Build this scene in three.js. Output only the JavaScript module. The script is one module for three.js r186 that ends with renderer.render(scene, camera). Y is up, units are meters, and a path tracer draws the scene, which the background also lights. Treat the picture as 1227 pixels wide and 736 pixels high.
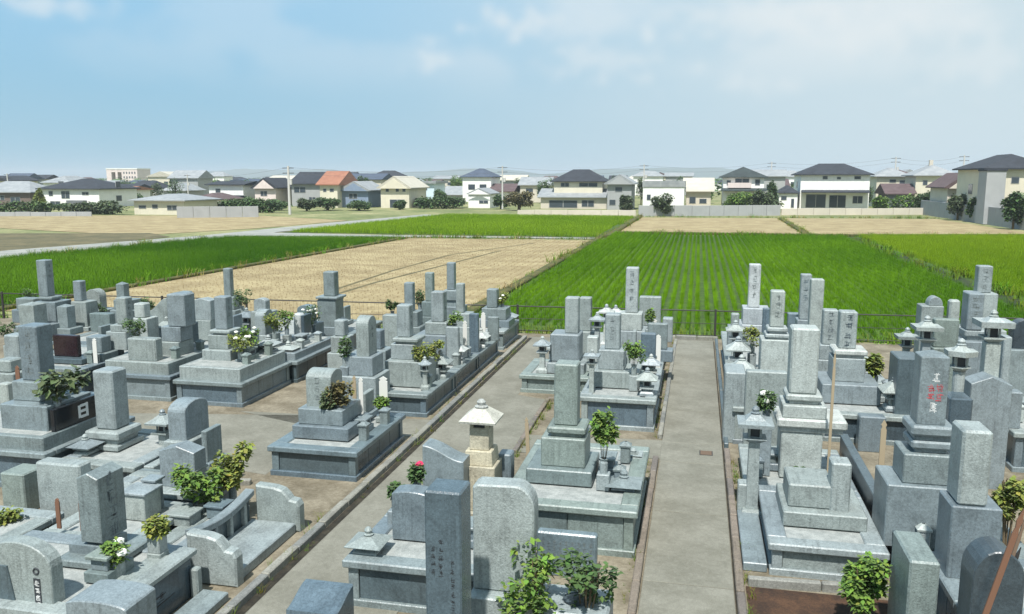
import * as THREE from 'three';
import { mergeGeometries } from 'three/addons/utils/BufferGeometryUtils.js';

// ---------------------------------------------------------------- camera, sky, sun, exposure
const F = 1000, CX = 613.5, CY = 368, HORIZON = 213, VPX = 838, EYE = 5.5;
const PITCH = Math.atan((CY - HORIZON) / F), YAW = Math.atan((VPX - CX) / F * Math.cos(PITCH));
const scene = new THREE.Scene();
const camera = new THREE.PerspectiveCamera(2 * Math.atan(CY / F) * 180 / Math.PI, 1024 / 614, 0.1, 9000);
camera.rotation.order = 'YXZ'; camera.rotation.y = YAW; camera.rotation.x = -PITCH; camera.position.set(0, EYE, 0);
const renderer = new THREE.WebGLRenderer({ antialias: true });
renderer.setSize(1024, 614);
renderer.toneMapping = THREE.LinearToneMapping; renderer.toneMappingExposure = 1.3;
renderer.shadowMap.enabled = true;

let seed = 12345;
const rnd = () => { seed |= 0; seed = seed + 0x6D2B79F5 | 0; let t = Math.imul(seed ^ seed >>> 15, 1 | seed); t = t + Math.imul(t ^ t >>> 7, 61 | t) ^ t; return ((t ^ t >>> 14) >>> 0) / 4294967296; };
const rr = (a, b) => a + (b - a) * rnd();
// periodic value noise
function makeNoise(n) {
  const g = new Float32Array(n * n); for (let i = 0; i < g.length; i++) g[i] = rnd();
  return (x, y, p) => { // period p <= n cells
    const xi = Math.floor(x), yi = Math.floor(y), fx = x - xi, fy = y - yi, u = fx * fx * (3 - 2 * fx), v = fy * fy * (3 - 2 * fy);
    p = Math.min(p, n); const m = (a) => ((a % p) + p) % p, G2 = (a, b) => g[m(b) * n + m(a)];
    return (G2(xi, yi) * (1 - u) + G2(xi + 1, yi) * u) * (1 - v) + (G2(xi, yi + 1) * (1 - u) + G2(xi + 1, yi + 1) * u) * v;
  };
}
const vn = makeNoise(512);
const fbm = (x, y, p, o = 4) => { let s = 0, a = 0.5, f = 1, w = 0; for (let i = 0; i < o; i++) { s += a * vn(x * f + i * 17.3 * 0 + i * 7, y * f + i * 3, Math.round(p * f)); w += a; a *= 0.5; f *= 2; } return s / w; };

// the sky: thin summer haze, blue to the left of the view, a veil of cloud to the right
{
  const w = 1024, h = 512, data = new Float32Array(w * h * 4);
  const mix = (a, b, t) => a.map((v, i) => v + (b[i] - v) * t), cl = (v) => Math.max(0, Math.min(1, v)), ss = (a, b, v) => { const t = cl((v - a) / (b - a)); return t * t * (3 - 2 * t); };
  // cumulus seen in the view, from the pixels of their middles (azimuth, elevation, half sizes, strength)
  const PUFFS = [[45, 6, 75, 14, 0.6], [515, 68, 42, 22, 0.55], [610, 30, 62, 22, 0.65], [735, 72, 95, 34, 0.45], [880, 20, 130, 30, 0.4], [910, 100, 50, 18, 0.35], [1165, 75, 80, 30, 0.4], [1040, 40, 90, 26, 0.3]].map(([px, py, rx, ry, st]) => { const x = (px - CX) / F, y = -(py - CY) / F, c1 = Math.cos(PITCH), s1 = Math.sin(PITCH), y2 = c1 * y - s1, z2 = -s1 * y - c1, c2 = Math.cos(YAW), s2 = Math.sin(YAW), X = c2 * x + s2 * z2, Z = -s2 * x + c2 * z2; return [Math.atan2(Z, X), Math.atan2(y2, Math.hypot(X, Z)), rx / F, ry / F, st]; });
  for (let j = 0; j < h; j++) for (let i = 0; i < w; i++) {
    const lat = ((j + 0.5) / h - 0.5) * Math.PI, az = ((i + 0.5) / w - 0.5) * 2 * Math.PI; // DataTexture row 0 is the bottom
    const el = Math.max(0, lat), dx = Math.cos(lat) * Math.cos(az), dz = Math.cos(lat) * Math.sin(az), dy = Math.sin(lat);
    let c = mix([0.30, 0.55, 0.70], [0.325, 0.60, 0.83], ss(0.0, 0.22, el));
    c = mix(c, [0.16, 0.38, 0.66], ss(0.25, 1.3, el));
    const right = ss(-0.62, 0.30, dx + 0.12 * (fbm(az * 6 + 40, el * 12, 512, 3) - 0.5));      // veil thickens towards +X
    c = mix(c, [0.64, 0.76, 0.81], right * 0.9 * (1 - ss(0.5, 1.3, el) * 0.5));
    // puffs and wisps of cloud
    const cx = (az + Math.PI) / (2 * Math.PI) * 48, cy = el * 17;
    const n = fbm(cx, cy, 48, 5), m = ss(0.09, 0.17, el + 0.03 * fbm(cx + 9, cy, 48, 2)) * (0.35 + 0.65 * right);
    c = mix(c, [0.84, 0.88, 0.89], ss(0.48, 0.72, n) * m * 0.55);
    const pn = lat > -0.05 ? (fbm(az * 60 + 70, el * 90 + 20, 512, 5) - 0.5) * 1.9 : 0;
    for (const [pa, pe, ra, re, st] of PUFFS) { const ux = (az - pa) / ra, uy = (el - pe) / re, q = 1 - Math.sqrt(ux * ux + uy * uy) + pn; c = mix(c, [0.86, 0.89, 0.89], ss(0.0, 0.95, q) * st * 0.85); }
    c = mix(c, [0.70, 0.79, 0.83], ss(0.0, 0.12, 0.12 - el) * 0.12);
    if (lat < 0) c = mix(c, [0.30, 0.34, 0.28], ss(0, 0.1, -lat));
    const k = (j * w + i) * 4; for (let q = 0; q < 3; q++) data[k + q] = c[q] * 0.78; data[k + 3] = 1;
  }
  const t = new THREE.DataTexture(data, w, h, THREE.RGBAFormat, THREE.FloatType);
  t.mapping = THREE.EquirectangularReflectionMapping; t.magFilter = THREE.LinearFilter; t.minFilter = THREE.LinearFilter; t.needsUpdate = true;
  scene.background = t; scene.environment = t;
}
const sun = new THREE.DirectionalLight(new THREE.Color(1, 0.97, 0.925), 5.0);
{
  const el = 60 * Math.PI / 180, az = 3 * Math.PI / 180;   // behind the camera, a little to the left
  sun.position.set(-Math.sin(az) * Math.cos(el) * 100, Math.sin(el) * 100, Math.cos(az) * Math.cos(el) * 100);
  sun.target.position.set(0, 0, -20); sun.position.add(sun.target.position);
  sun.castShadow = true; sun.shadow.mapSize.set(4096, 4096); sun.shadow.radius = 3;
  Object.assign(sun.shadow.camera, { left: -60, right: 60, top: 90, bottom: -60, near: 1, far: 400 });
  scene.add(sun, sun.target);
}
scene.fog = new THREE.FogExp2(new THREE.Color(0.78, 0.86, 0.92), 0.0003);

// ---------------------------------------------------------------- pixel rays (photograph 1227 x 736)
function ray(px, py) {
  const x = (px - CX) / F, y = -(py - CY) / F; let c = Math.cos(-PITCH), s = Math.sin(-PITCH);
  const y2 = c * y + s, z2 = s * y - c; c = Math.cos(YAW); s = Math.sin(YAW);
  return [c * x + s * z2, y2, -s * x + c * z2];
}
const ground = (px, py, h = 0) => { const d = ray(px, py), t = (EYE - h) / -d[1]; return [d[0] * t, d[2] * t]; };
const at = (px, py, z) => { const d = ray(px, py), t = z / d[2]; return [d[0] * t, EYE + d[1] * t]; };

// ---------------------------------------------------------------- names, tags
const taken = new Map();
function numbered(n) { const k = taken.get(n) ?? 0; taken.set(n, k + 1); return k ? `${n}_${String(k).padStart(3, '0')}` : n; }
function tag(o, label, category, group, kind) { o.userData.label = label; o.userData.category = category; if (group) o.userData.group = group; if (kind) o.userData.kind = kind; return o; }
function thing(name, label, category, pos = [0, 0, 0], group) {
  const o = new THREE.Group(); o.name = numbered(name); o.position.set(...pos); scene.add(o);
  return tag(o, label, category, group);
}
function mesh(name, geo, mat, parent = scene) {
  const vs = VARIANTS.get(mat); if (vs) mat = vs[Math.floor(rnd() * vs.length)];
  const m = new THREE.Mesh(geo, mat); m.name = parent === scene ? numbered(name) : name; m.castShadow = m.receiveShadow = true; parent.add(m); return m;
}
function structure(name, geo, mat, label, category) { const m = mesh(name, geo, mat); m.userData.kind = 'structure'; m.userData.label = label; m.userData.category = category; return m; }

// ---------------------------------------------------------------- textures and materials
function tex(size, fn, srgb = true, rep) {
  const d = new Uint8Array(size * size * 4);
  for (let j = 0; j < size; j++) for (let i = 0; i < size; i++) { const c = fn(i / size, j / size), k = (j * size + i) * 4; d[k] = c[0]; d[k + 1] = c[1]; d[k + 2] = c[2]; d[k + 3] = 255; }
  const t = new THREE.DataTexture(d, size, size); t.wrapS = t.wrapT = THREE.RepeatWrapping; t.magFilter = THREE.LinearFilter; t.minFilter = THREE.LinearMipmapLinearFilter; t.generateMipmaps = true;
  if (srgb) t.colorSpace = THREE.SRGBColorSpace; if (rep) t.repeat.set(rep, rep); t.needsUpdate = true; return t;
}
const g8 = (v) => Math.max(0, Math.min(255, v * 255));
// granite: speckle, cloudy tone and rain stains (one tile = 2 m)
const speck = new Float32Array(512 * 512); for (let i = 0; i < speck.length; i++) speck[i] = rnd();
const speckAt = (u, v) => speck[(Math.floor(v * 512) & 511) * 512 + (Math.floor(u * 512) & 511)];
const graniteMap = tex(1024, (u, v) => {
  const s = speckAt(u, v), s2 = fbm(u * 96, v * 96, 96, 3), cl = fbm(u * 6, v * 6, 6, 4), streak = fbm(u * 64, v * 3, 64 > 3 ? 192 : 3, 2), st = Math.max(0, streak - 0.55) * 1.3 * Math.max(0, fbm(u * 5 + 2, v * 5, 5, 3) - 0.35) * 3;
  let b = 0.90 + (s2 - 0.5) * 0.22 + (cl - 0.5) * 0.12 + (s < 0.10 ? -0.20 : s > 0.93 ? 0.08 : 0) - st * 0.22 - Math.max(0, Math.min(1, (fbm(u * 11 + 3, v * 11 + 5, 11, 4) - 0.56) * 9)) * (0.03 + 0.06 * s);
  return [g8(b), g8(b * 1.0), g8(b * 0.995)];
});
const graniteBump = tex(512, (u, v) => { const b = fbm(u * 128, v * 128, 128, 3); return [g8(b), g8(b), g8(b)]; }, false);
const roughGranite = tex(512, (u, v) => { const b = 0.82 + 0.18 * fbm(u * 24, v * 24, 24, 4); return [g8(b), g8(b), g8(b)]; }, false);
for (const t of [graniteMap, graniteBump, roughGranite]) t.repeat.set(0.5, 0.5);
const VARIANTS = new Map();
function stoneMat(r, g, b, rough = 0.5, o = {}) { const base = stone1(r, g, b, rough, o); VARIANTS.set(base, [base, stone1(r * 0.80, g * 0.825, b * 0.865, rough * 0.85, o), stone1(r * 1.10, g * 1.085, b * 1.05, rough, o), stone1(r * 0.97, g * 0.965, b * 0.92, rough * 1.1, o)]); return base; }
function stone1(r, g, b, rough, o) { r *= 0.81; g *= 0.845; b *= 0.87; return new THREE.MeshPhysicalMaterial({ color: new THREE.Color().setRGB(r, g, b), map: graniteMap, roughness: rough, roughnessMap: roughGranite, bumpMap: graniteBump, bumpScale: rough > 0.45 ? 0.004 : 0.0015, ...o }); }
const S = {
  pale: stoneMat(0.50, 0.54, 0.52, 0.55), light: stoneMat(0.39, 0.435, 0.43, 0.5), mid: stoneMat(0.285, 0.335, 0.345, 0.42), blue: stoneMat(0.20, 0.26, 0.29, 0.36),
  green: stoneMat(0.29, 0.345, 0.32, 0.5), slate: stoneMat(0.115, 0.155, 0.175, 0.32), dark: stoneMat(0.075, 0.10, 0.115, 0.36), black: stoneMat(0.016, 0.018, 0.022, 0.15), maroon: stoneMat(0.05, 0.026, 0.028, 0.2),
  pillar: stoneMat(0.12, 0.165, 0.19, 0.3),
  tan: stoneMat(0.64, 0.57, 0.42, 0.8), white: stoneMat(0.66, 0.68, 0.66, 0.6), rough: stoneMat(0.33, 0.37, 0.355, 0.85, { bumpScale: 0.02 }),
};
const plain = (r, g, b, rough = 0.7, o = {}) => new THREE.MeshStandardMaterial({ color: new THREE.Color().setRGB(r, g, b), roughness: rough, ...o });
const M = {
  inkAndShade: plain(0.03, 0.035, 0.04, 0.6), whiteInk: plain(0.75, 0.76, 0.74, 0.7), redInk: plain(0.5, 0.06, 0.07, 0.7),  // the near-black also paints shaded openings in lanterns and incense burners
  wood: plain(0.34, 0.275, 0.18, 0.85), whiteWood: plain(0.60, 0.60, 0.56, 0.8), redWood: plain(0.17, 0.085, 0.05, 0.85), brown: plain(0.16, 0.11, 0.075, 0.8),
  steel: plain(0.045, 0.042, 0.04, 0.55, { metalness: 0.3 }), concretePole: plain(0.52, 0.51, 0.48, 0.85), wire: plain(0.12, 0.12, 0.12, 0.6),
  glass: plain(0.05, 0.065, 0.08, 0.12), frame: plain(0.35, 0.35, 0.34, 0.5),
};

// ---------------------------------------------------------------- geometry helpers
function uvMetres(g, ox = rnd() * 7, oy = rnd() * 7) {   // uv in metres from the face direction
  const p = g.attributes.position, n = g.attributes.normal, uv = new Float32Array(p.count * 2);
  for (let i = 0; i < p.count; i++) { const ax = Math.abs(n.getX(i)), ay = Math.abs(n.getY(i)), az = Math.abs(n.getZ(i)); let a, b; if (ay > ax && ay > az) { a = p.getX(i); b = p.getZ(i); } else if (ax > az) { a = p.getZ(i); b = p.getY(i); } else { a = p.getX(i); b = p.getY(i); } uv[i * 2] = a + ox; uv[i * 2 + 1] = b + oy; }
  g.setAttribute('uv', new THREE.BufferAttribute(uv, 2)); return g;
}
function soup(pts) { const g = new THREE.BufferGeometry(); g.setAttribute('position', new THREE.BufferAttribute(new Float32Array(pts), 3)); g.computeVertexNormals(); return uvMetres(g); }
// chamfered block between two corners; tx, tz: how far the top draws in
function block(x0, x1, y0, y1, z0, z1, c = 0.012, tx = 0, tz = 0) {
  const cx = (x0 + x1) / 2, cy = (y0 + y1) / 2, cz = (z0 + z1) / 2, hx = Math.abs(x1 - x0) / 2, hy = Math.abs(y1 - y0) / 2, hz = Math.abs(z1 - z0) / 2;
  c = Math.min(c, hx * 0.45, hy * 0.45, hz * 0.45);
  const P = (a, sx, sy, sz) => { const q = [sx * (hx - (a === 0 ? 0 : c)), sy * (hy - (a === 1 ? 0 : c)), sz * (hz - (a === 2 ? 0 : c))]; const t = (q[1] + hy) / (2 * hy); return [cx + q[0] * (1 - tx * t / hx), cy + q[1], cz + q[2] * (1 - tz * t / hz)]; };
  const o = []; const mid = [cx, cy, cz];
  const tri = (A, B, C) => { const ux = B[0] - A[0], uy = B[1] - A[1], uz = B[2] - A[2], vx = C[0] - A[0], vy = C[1] - A[1], vz = C[2] - A[2]; const n = [uy * vz - uz * vy, uz * vx - ux * vz, ux * vy - uy * vx]; const d = n[0] * (A[0] + B[0] + C[0] - 3 * mid[0]) + n[1] * (A[1] + B[1] + C[1] - 3 * mid[1]) + n[2] * (A[2] + B[2] + C[2] - 3 * mid[2]); d >= 0 ? o.push(...A, ...B, ...C) : o.push(...A, ...C, ...B); };
  const quad = (A, B, C, D) => { tri(A, B, C); tri(A, C, D); };
  for (const s of [-1, 1]) { quad(P(0, s, -1, -1), P(0, s, 1, -1), P(0, s, 1, 1), P(0, s, -1, 1)); quad(P(1, -1, s, -1), P(1, 1, s, -1), P(1, 1, s, 1), P(1, -1, s, 1)); quad(P(2, -1, -1, s), P(2, 1, -1, s), P(2, 1, 1, s), P(2, -1, 1, s)); }
  for (const a of [-1, 1]) for (const b of [-1, 1]) {
    quad(P(0, a, b, -1), P(0, a, b, 1), P(1, a, b, 1), P(1, a, b, -1)); quad(P(0, a, -1, b), P(0, a, 1, b), P(2, a, 1, b), P(2, a, -1, b)); quad(P(1, -1, a, b), P(1, 1, a, b), P(2, 1, a, b), P(2, -1, a, b));
    for (const e of [-1, 1]) tri(P(0, a, b, e), P(1, a, b, e), P(2, a, b, e));
  }
  return soup(o);
}
const bar = (x0, x1, y0, y1, z0, z1) => { const g = new THREE.BoxGeometry(x1 - x0, y1 - y0, z1 - z0).toNonIndexed(); g.translate((x0 + x1) / 2, (y0 + y1) / 2, (z0 + z1) / 2); return uvMetres(g); };
// profile [[a,y]...] pushed through a thickness; axis 'z': the profile faces the camera, 'x': it faces the path
function slabShape(profile, t0, t1, axis = 'z', bevel = 0.012) {
  const sh = new THREE.Shape(profile.map(([a, y]) => new THREE.Vector2(a, y)));
  let g = new THREE.ExtrudeGeometry(sh, { depth: Math.max(0.01, t1 - t0 - 2 * bevel), bevelEnabled: true, bevelSize: bevel, bevelThickness: bevel, bevelOffset: -bevel, bevelSegments: 1, curveSegments: 6 });
  g.translate(0, 0, t0 + bevel);
  if (axis === 'x') { g.applyMatrix4(new THREE.Matrix4().set(0, 0, 1, 0, 0, 1, 0, 0, -1, 0, 0, 0, 0, 0, 0, 1)); }  // (a,y,t) -> (t,y,-a)
  g = g.index ? g.toNonIndexed() : g; g.computeVertexNormals(); return uvMetres(g);
}
function arch(a0, a1, y0, y1, rise, n = 12, kind = 'arch') {
  const p = [[a0, y0], [a1, y0]];
  if (kind === 'peak') p.push([a1, y1 - rise], [(a0 + a1) / 2, y1], [a0, y1 - rise]);
  else if (kind === 'wave') { for (let i = 0; i <= n; i++) { const t = i / n; p.push([a1 + (a0 - a1) * t, y1 - rise * (0.5 - 0.5 * Math.cos(t * Math.PI))]); } }
  else if (kind === 'waveback') { for (let i = 0; i <= n; i++) { const t = i / n; p.push([a1 + (a0 - a1) * t, y1 - rise * (0.5 + 0.5 * Math.cos(t * Math.PI))]); } }
  else for (let i = 0; i <= n; i++) { const t = Math.PI * i / n; p.push([(a0 + a1) / 2 + (a1 - a0) / 2 * Math.cos(t), y1 - rise + rise * Math.sin(t)]); }
  return p;
}
function lathe(prof, seg, x, y, z, turn = seg === 4 ? Math.PI / 4 : 0) {
  const k = seg === 4 ? Math.SQRT2 : 1; const g = new THREE.LatheGeometry(prof.map(([r, h]) => new THREE.Vector2(Math.max(r, 0.0005) * k, h)), seg).toNonIndexed();
  g.deleteAttribute('normal'); g.rotateY(turn); g.computeVertexNormals(); g.translate(x, y, z); return uvMetres(g);
}
const merge = (a) => { const b = a.map((g) => { const q = g.index ? g.toNonIndexed() : g; for (const k of Object.keys(q.attributes)) if (!['position', 'normal', 'uv', 'color'].includes(k)) q.deleteAttribute(k); return q; }); return mergeGeometries(b); };

// ---------------------------------------------------------------- ground and fields
function sheet(pts, y) {   // flat polygon with uv in metres
  const sh = new THREE.Shape(pts.map(([x, z]) => new THREE.Vector2(x, -z))); const g = new THREE.ShapeGeometry(sh); g.rotateX(-Math.PI / 2); g.translate(0, y, 0);
  const p = g.attributes.position, uv = g.attributes.uv; for (let i = 0; i < p.count; i++) uv.setXY(i, p.getX(i), p.getZ(i)); return g;
}
const rect = (x0, x1, z0, z1) => [[x0, z0], [x1, z0], [x1, z1], [x0, z1]];
function soilTex(a, b, sc, grain, size = 1024, rows = 0) { return tex(size, (u, v) => { const n = fbm(u * sc, v * sc, sc, 5), s = rnd(), f = fbm(u * sc * 8, v * sc * 8, sc * 8, 2), w = rows ? 0.5 + 0.5 * Math.sin(u * rows * 2 * Math.PI) : 0.5; const t = Math.max(0, Math.min(1, 0.5 + (n - 0.5) * 1.5 + (f - 0.5) * 0.7 + (w - 0.5) * 0.2)), g = 1 + (s - 0.5) * grain; return [0, 1, 2].map((k) => g8((a[k] + (b[k] - a[k]) * t) * g)); }); }
const mapMat = (t, metres, rough = 0.95, o = {}) => { t.repeat.set(1 / metres, 1 / metres); return new THREE.MeshStandardMaterial({ map: t, roughness: rough, ...o }); };
const concreteT = soilTex([0.42, 0.415, 0.37], [0.50, 0.495, 0.45], 14, 0.20), dirtT = soilTex([0.38, 0.35, 0.285], [0.53, 0.50, 0.43], 14, 0.25), strawT = soilTex([0.51, 0.45, 0.32], [0.63, 0.575, 0.43], 16, 0.22, 1024, 0);
const dirtMat = mapMat(dirtT, 5), concreteMat = mapMat(concreteT, 6), strawMat = mapMat(strawT, 17);
const farGround = mapMat(soilTex([0.36, 0.40, 0.22], [0.58, 0.56, 0.40], 16, 0.2, 512), 90);
const mudT = soilTex([0.30, 0.29, 0.19], [0.43, 0.39, 0.27], 16, 0.2, 512), mudMat = mapMat(mudT, 20);
const paddyMat = mapMat(soilTex([0.17, 0.26, 0.06], [0.27, 0.37, 0.10], 24, 0.3, 512), 8), roadMat = mapMat(soilTex([0.50, 0.51, 0.49], [0.60, 0.60, 0.57], 8, 0.08, 512), 9);
const redSoil = mapMat(soilTex([0.18, 0.125, 0.085], [0.32, 0.225, 0.15], 16, 0.4, 512), 2);

structure('ground', sheet(rect(-4000, 4000, 30, -5200), -0.05), farGround, 'flat farmland ground reaching out to the hills', 'ground');
structure('cemetery_ground', sheet([[-30, 14], [22, 14], [22, -30.2], [6.2, -29.45], [-27, -27.55], [-30, -27.4]], 0), dirtMat, 'sandy bare soil between the grave plots', 'soil');
{ const T = new THREE.Group(); T.name = 'concrete_path'; scene.add(T); tag(T, 'straight grey concrete path running between the graves to the field', 'path', null, 'structure');
  const zs = [6, 2, -2, -5.2, -8.1, -10.9, -13.4, -15.9, -17.15, -19.6, -22.1, -24.6, -27, -28.6]; for (let i = 0; i + 1 < zs.length; i++) { const g = block(-0.58, 0.64, -0.06, 0.03 + rr(-0.003, 0.003), zs[i + 1] + 0.006, zs[i] - 0.006, 0.008); mesh('slab', g, concreteMat, T); } }
structure('cross_path', sheet([[-5.55, -15.7], [-0.58, -16.1], [-0.58, -17.3], [-5.55, -16.9]], 0.009), concreteMat, 'short concrete cross path joining the aisle and the straight path', 'path');
structure('concrete_aisle', sheet([[-5.55, 8], [-4.35, 8], [-3.4, -13.5], [-3.55, -20], [-4.35, -20.3], [-4.35, -28.2], [-5.6, -28.1]], 0.008), concreteMat, 'wide worn concrete aisle between rows of graves', 'path');
structure('cross_aisle', sheet([[-12, -14.4], [-7.75, -13.6], [-7.75, -16.4], [-5.8, -16.4], [-5.8, -17.7], [-10.5, -17.4], [-10.4, -26], [-8.4, -26], [-8.4, -17.5], [-14.5, -16.4]], 0.005), concreteMat, 'sandy concrete lane behind the low grey enclosure', 'path');
const gutterMat = mapMat(soilTex([0.10, 0.09, 0.06], [0.24, 0.22, 0.17], 24, 0.5, 512), 2);
structure('gutter', sheet(rect(-5.585, -5.47, -6, -27.9), 0.016), gutterMat, 'narrow dark silted gutter beside the long kerb', 'gutter');
structure('path_gutter', sheet(rect(0.645, 0.668, -8, -28.5), 0.034), gutterMat, 'thin dark joint beside the right path kerb', 'gutter');
// paddies and stubble
const plotOf = (x0, x1, z0, z1) => rect(x0, x1, z0, z1);
structure('stubble_field', sheet([[-28.5, -29.2], [-9.1, -30], [-9.0, -74.2], [-26, -73.2]], 0.004 - 0.03), strawMat, 'tan harvested field behind the cemetery fence', 'field');
structure('far_stubble_field', sheet([[-7.9, -84.6], [33, -90], [31.5, -123], [-7.8, -118.8]], -0.02), strawMat, 'pale harvested field in front of the garden walls', 'field');
structure('left_stubble_field', sheet([[-100, -86], [-53, -71], [-47.5, -84], [-44.5, -102], [-62, -112], [-110, -104]], -0.018), strawMat, 'pale stubble strip beyond the farm road', 'field');
structure('fallow_field', sheet([[-66, -40], [-51.5, -40], [-48.6, -70], [-54, -74.5], [-75, -69]], -0.014), mudMat, 'grey brown fallow plot beside the farm road', 'field');
structure('farm_road', sheet([[-51.3, -30], [-46.6, -30], [-47.1, -49], [-43.2, -66], [-42.9, -72], [-31.5, -74.0], [-9, -75.5], [-9, -77.2], [-31.5, -76.4], [-42, -77.5], [-39.6, -100], [-36.5, -121], [-40.5, -121], [-44.5, -95], [-46.5, -72], [-51.5, -54]], 0.01), roadMat, 'pale grey farm road curving between the rice fields', 'road');
structure('rice_field', sheet([[-9, -29.3], [13.6, -30.2], [13.6, -83.8], [-8.3, -82.5]], -0.022), paddyMat, 'wet paddy floor under the rice rows behind the fence', 'paddy');
structure('right_rice_field', sheet([[14.4, -30.2], [48, -31], [48, -92], [14.4, -84.2]], -0.022), paddyMat, 'paddy floor under the yellow green rice beyond the ditch', 'paddy');
structure('left_rice_field', sheet([[-46.4, -26], [-28.7, -28.6], [-26.3, -72.8], [-42.2, -70.6], [-46.6, -50]], -0.022), paddyMat, 'paddy floor under the dark green rice beside the farm road', 'paddy');
structure('far_rice_field', sheet([[-41.5, -78.2], [-9, -78], [-8.4, -119], [-36, -121]], -0.022), paddyMat, 'paddy floor under the rice in front of the low white house', 'paddy');
structure('ditch', sheet([[13.55, -30.2], [14.45, -30.2], [14.45, -84.4], [13.55, -84.2]], -0.012), mapMat(soilTex([0.10, 0.15, 0.045], [0.19, 0.25, 0.085], 16, 0.4, 512), 4), 'dark weedy irrigation ditch between the two rice fields', 'ditch');
for (const [lab, pts] of [['long wheel rut curving across the tan stubble', [[400, 347], [470, 324], [540, 305], [640, 291]]], ['shorter wheel rut nearer the fence on the tan stubble', [[390, 356], [450, 338], [530, 318], [600, 300]]]]) { const P = pts.map(([a, b]) => ground(a, b)), w = 0.12; structure('wheel_track', sheet([...P.map(([x, z]) => [x - w, z]), ...P.slice().reverse().map(([x, z]) => [x + w, z])], -0.02), mudMat, lab, 'wheel track'); }
// field banks
const bankMat = mapMat(soilTex([0.20, 0.23, 0.09], [0.38, 0.35, 0.18], 16, 0.3, 512), 5);
function bank(name, label, pts, w, h) { const gs = []; for (let i = 0; i + 1 < pts.length; i++) { const [ax, az] = pts[i], [bx, bz] = pts[i + 1], L = Math.hypot(bx - ax, bz - az), g = block(-w / 2, w / 2, -0.1, h, -L / 2, L / 2, h * 0.6); g.rotateY(Math.atan2(bx - ax, bz - az)); g.translate((ax + bx) / 2, 0, (az + bz) / 2); gs.push(g); } structure(name, merge(gs), bankMat, label, 'field bank'); }
bank('field_bank', 'low earth bank between the tan stubble and the green rice', [[-9.05, -30.4], [-8.7, -84]], 0.5, 0.16);
bank('field_bank', 'earth bank along the far end of the ruled rice rows', [[-8.5, -84], [14, -84.2], [48, -92.5]], 0.6, 0.2);
bank('field_bank', 'weedy bank between the two stubble plots', [[10.4, -86], [10.9, -119]], 0.5, 0.18);
bank('field_bank', 'earth bank beside the far rice field', [[-8.2, -77.5], [-8.0, -121]], 0.6, 0.25);
bank('field_bank', 'grassy edge between tan stubble and dark green rice', [[-28.6, -29], [-26.2, -73]], 0.4, 0.12);

// rice: tufts in rows
const leafMat = (o = {}) => new THREE.MeshPhysicalMaterial({ vertexColors: true, roughness: 0.85, transmission: 0.25, thickness: 0, side: THREE.DoubleSide, ...o });
function tuftGeo(n, w, h, spread, bw) {
  const p = []; for (let i = 0; i < n; i++) { const a = rnd() * 6.283, x = rr(-w, w), z = rr(-w, w), t = a + rr(-0.6, 0.6), lx = Math.cos(t) * spread * rr(0.4, 1), lz = Math.sin(t) * spread * rr(0.4, 1), hh = h * rr(0.75, 1.1), bx = -Math.sin(t) * bw, bz = Math.cos(t) * bw; p.push(x - bx, 0, z - bz, x + bx, 0, z + bz, x + lx * 0.6, hh * 0.72, z + lz * 0.6, x + bx * 0.5 + lx * 0.55, hh * 0.66, z + bz * 0.5 + lz * 0.55, x + lx * 1.3, hh, z + lz * 1.3, x - bx * 0.5 + lx * 0.55, hh * 0.66, z - bz * 0.5 + lz * 0.55); }
  return soup(p);
}
function sow(name, label, poly, dx, dz, geo, cols, hs = [0.85, 1.15], parity = null) {
  // rows run along z; poly is convex-ish: test by crossing
  const inside = (x, z) => { let c = false; for (let i = 0, j = poly.length - 1; i < poly.length; j = i++) { const [xi, zi] = poly[i], [xj, zj] = poly[j]; if ((zi > z) !== (zj > z) && x < (xj - xi) * (z - zi) / (zj - zi) + xi) c = !c; } return c; };
  const xs = poly.map((p) => p[0]), zs = poly.map((p) => p[1]), list = [];
  let row = 0; for (let x = Math.min(...xs); x < Math.max(...xs); x += dx, row++) { const rt = vn(row * 0.37, 3.3, 512), off = rr(-0.04, 0.04); for (let z = Math.min(...zs); z < Math.max(...zs); z += dz) { const X = x + off + rr(-0.025, 0.025), Z = z + rr(-0.4, 0.4) * dz; if (inside(X, Z) && rnd() > 0.03) list.push([X, Z, rt, row]); } }
  const im = new THREE.InstancedMesh(geo, riceMat, list.length), m = new THREE.Matrix4(), q = new THREE.Quaternion(), e = new THREE.Euler(), c = new THREE.Color();
  list.forEach(([x, z, rt, row], i) => { const patch = fbm(x * 0.05 + 60, z * 0.05 + 90, 512, 4), s = rr(...hs) * (0.86 + 0.28 * patch); e.set(0, rnd() * 6.28, 0); q.setFromEuler(e); m.compose(new THREE.Vector3(x, -0.03, z), q, new THREE.Vector3(rr(0.9, 1.1), s, rr(0.9, 1.1))); im.setMatrixAt(i, m); const t = Math.max(-0.25, Math.min(1.3, patch * 2.6 - 0.85 + (rt - 0.5) * 0.5 + rr(-0.25, 0.25))); c.setRGB(...[0, 1, 2].map((k) => cols[0][k] + (cols[1][k] - cols[0][k]) * t)); im.setColorAt(i, c); });
  im.name = numbered(name); im.castShadow = im.receiveShadow = true; scene.add(im); tag(im, label, 'rice', null, 'stuff');
}
const riceMat = new THREE.MeshPhysicalMaterial({ roughness: 0.95, specularIntensity: 0.1, side: THREE.DoubleSide, color: 0xffffff });
const tuftA = tuftGeo(13, 0.06, 0.40, 0.14, 0.009), tuftB = tuftGeo(14, 0.11, 0.34, 0.17, 0.011), tuftC = tuftGeo(16, 0.2, 0.36, 0.24, 0.018);
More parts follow.
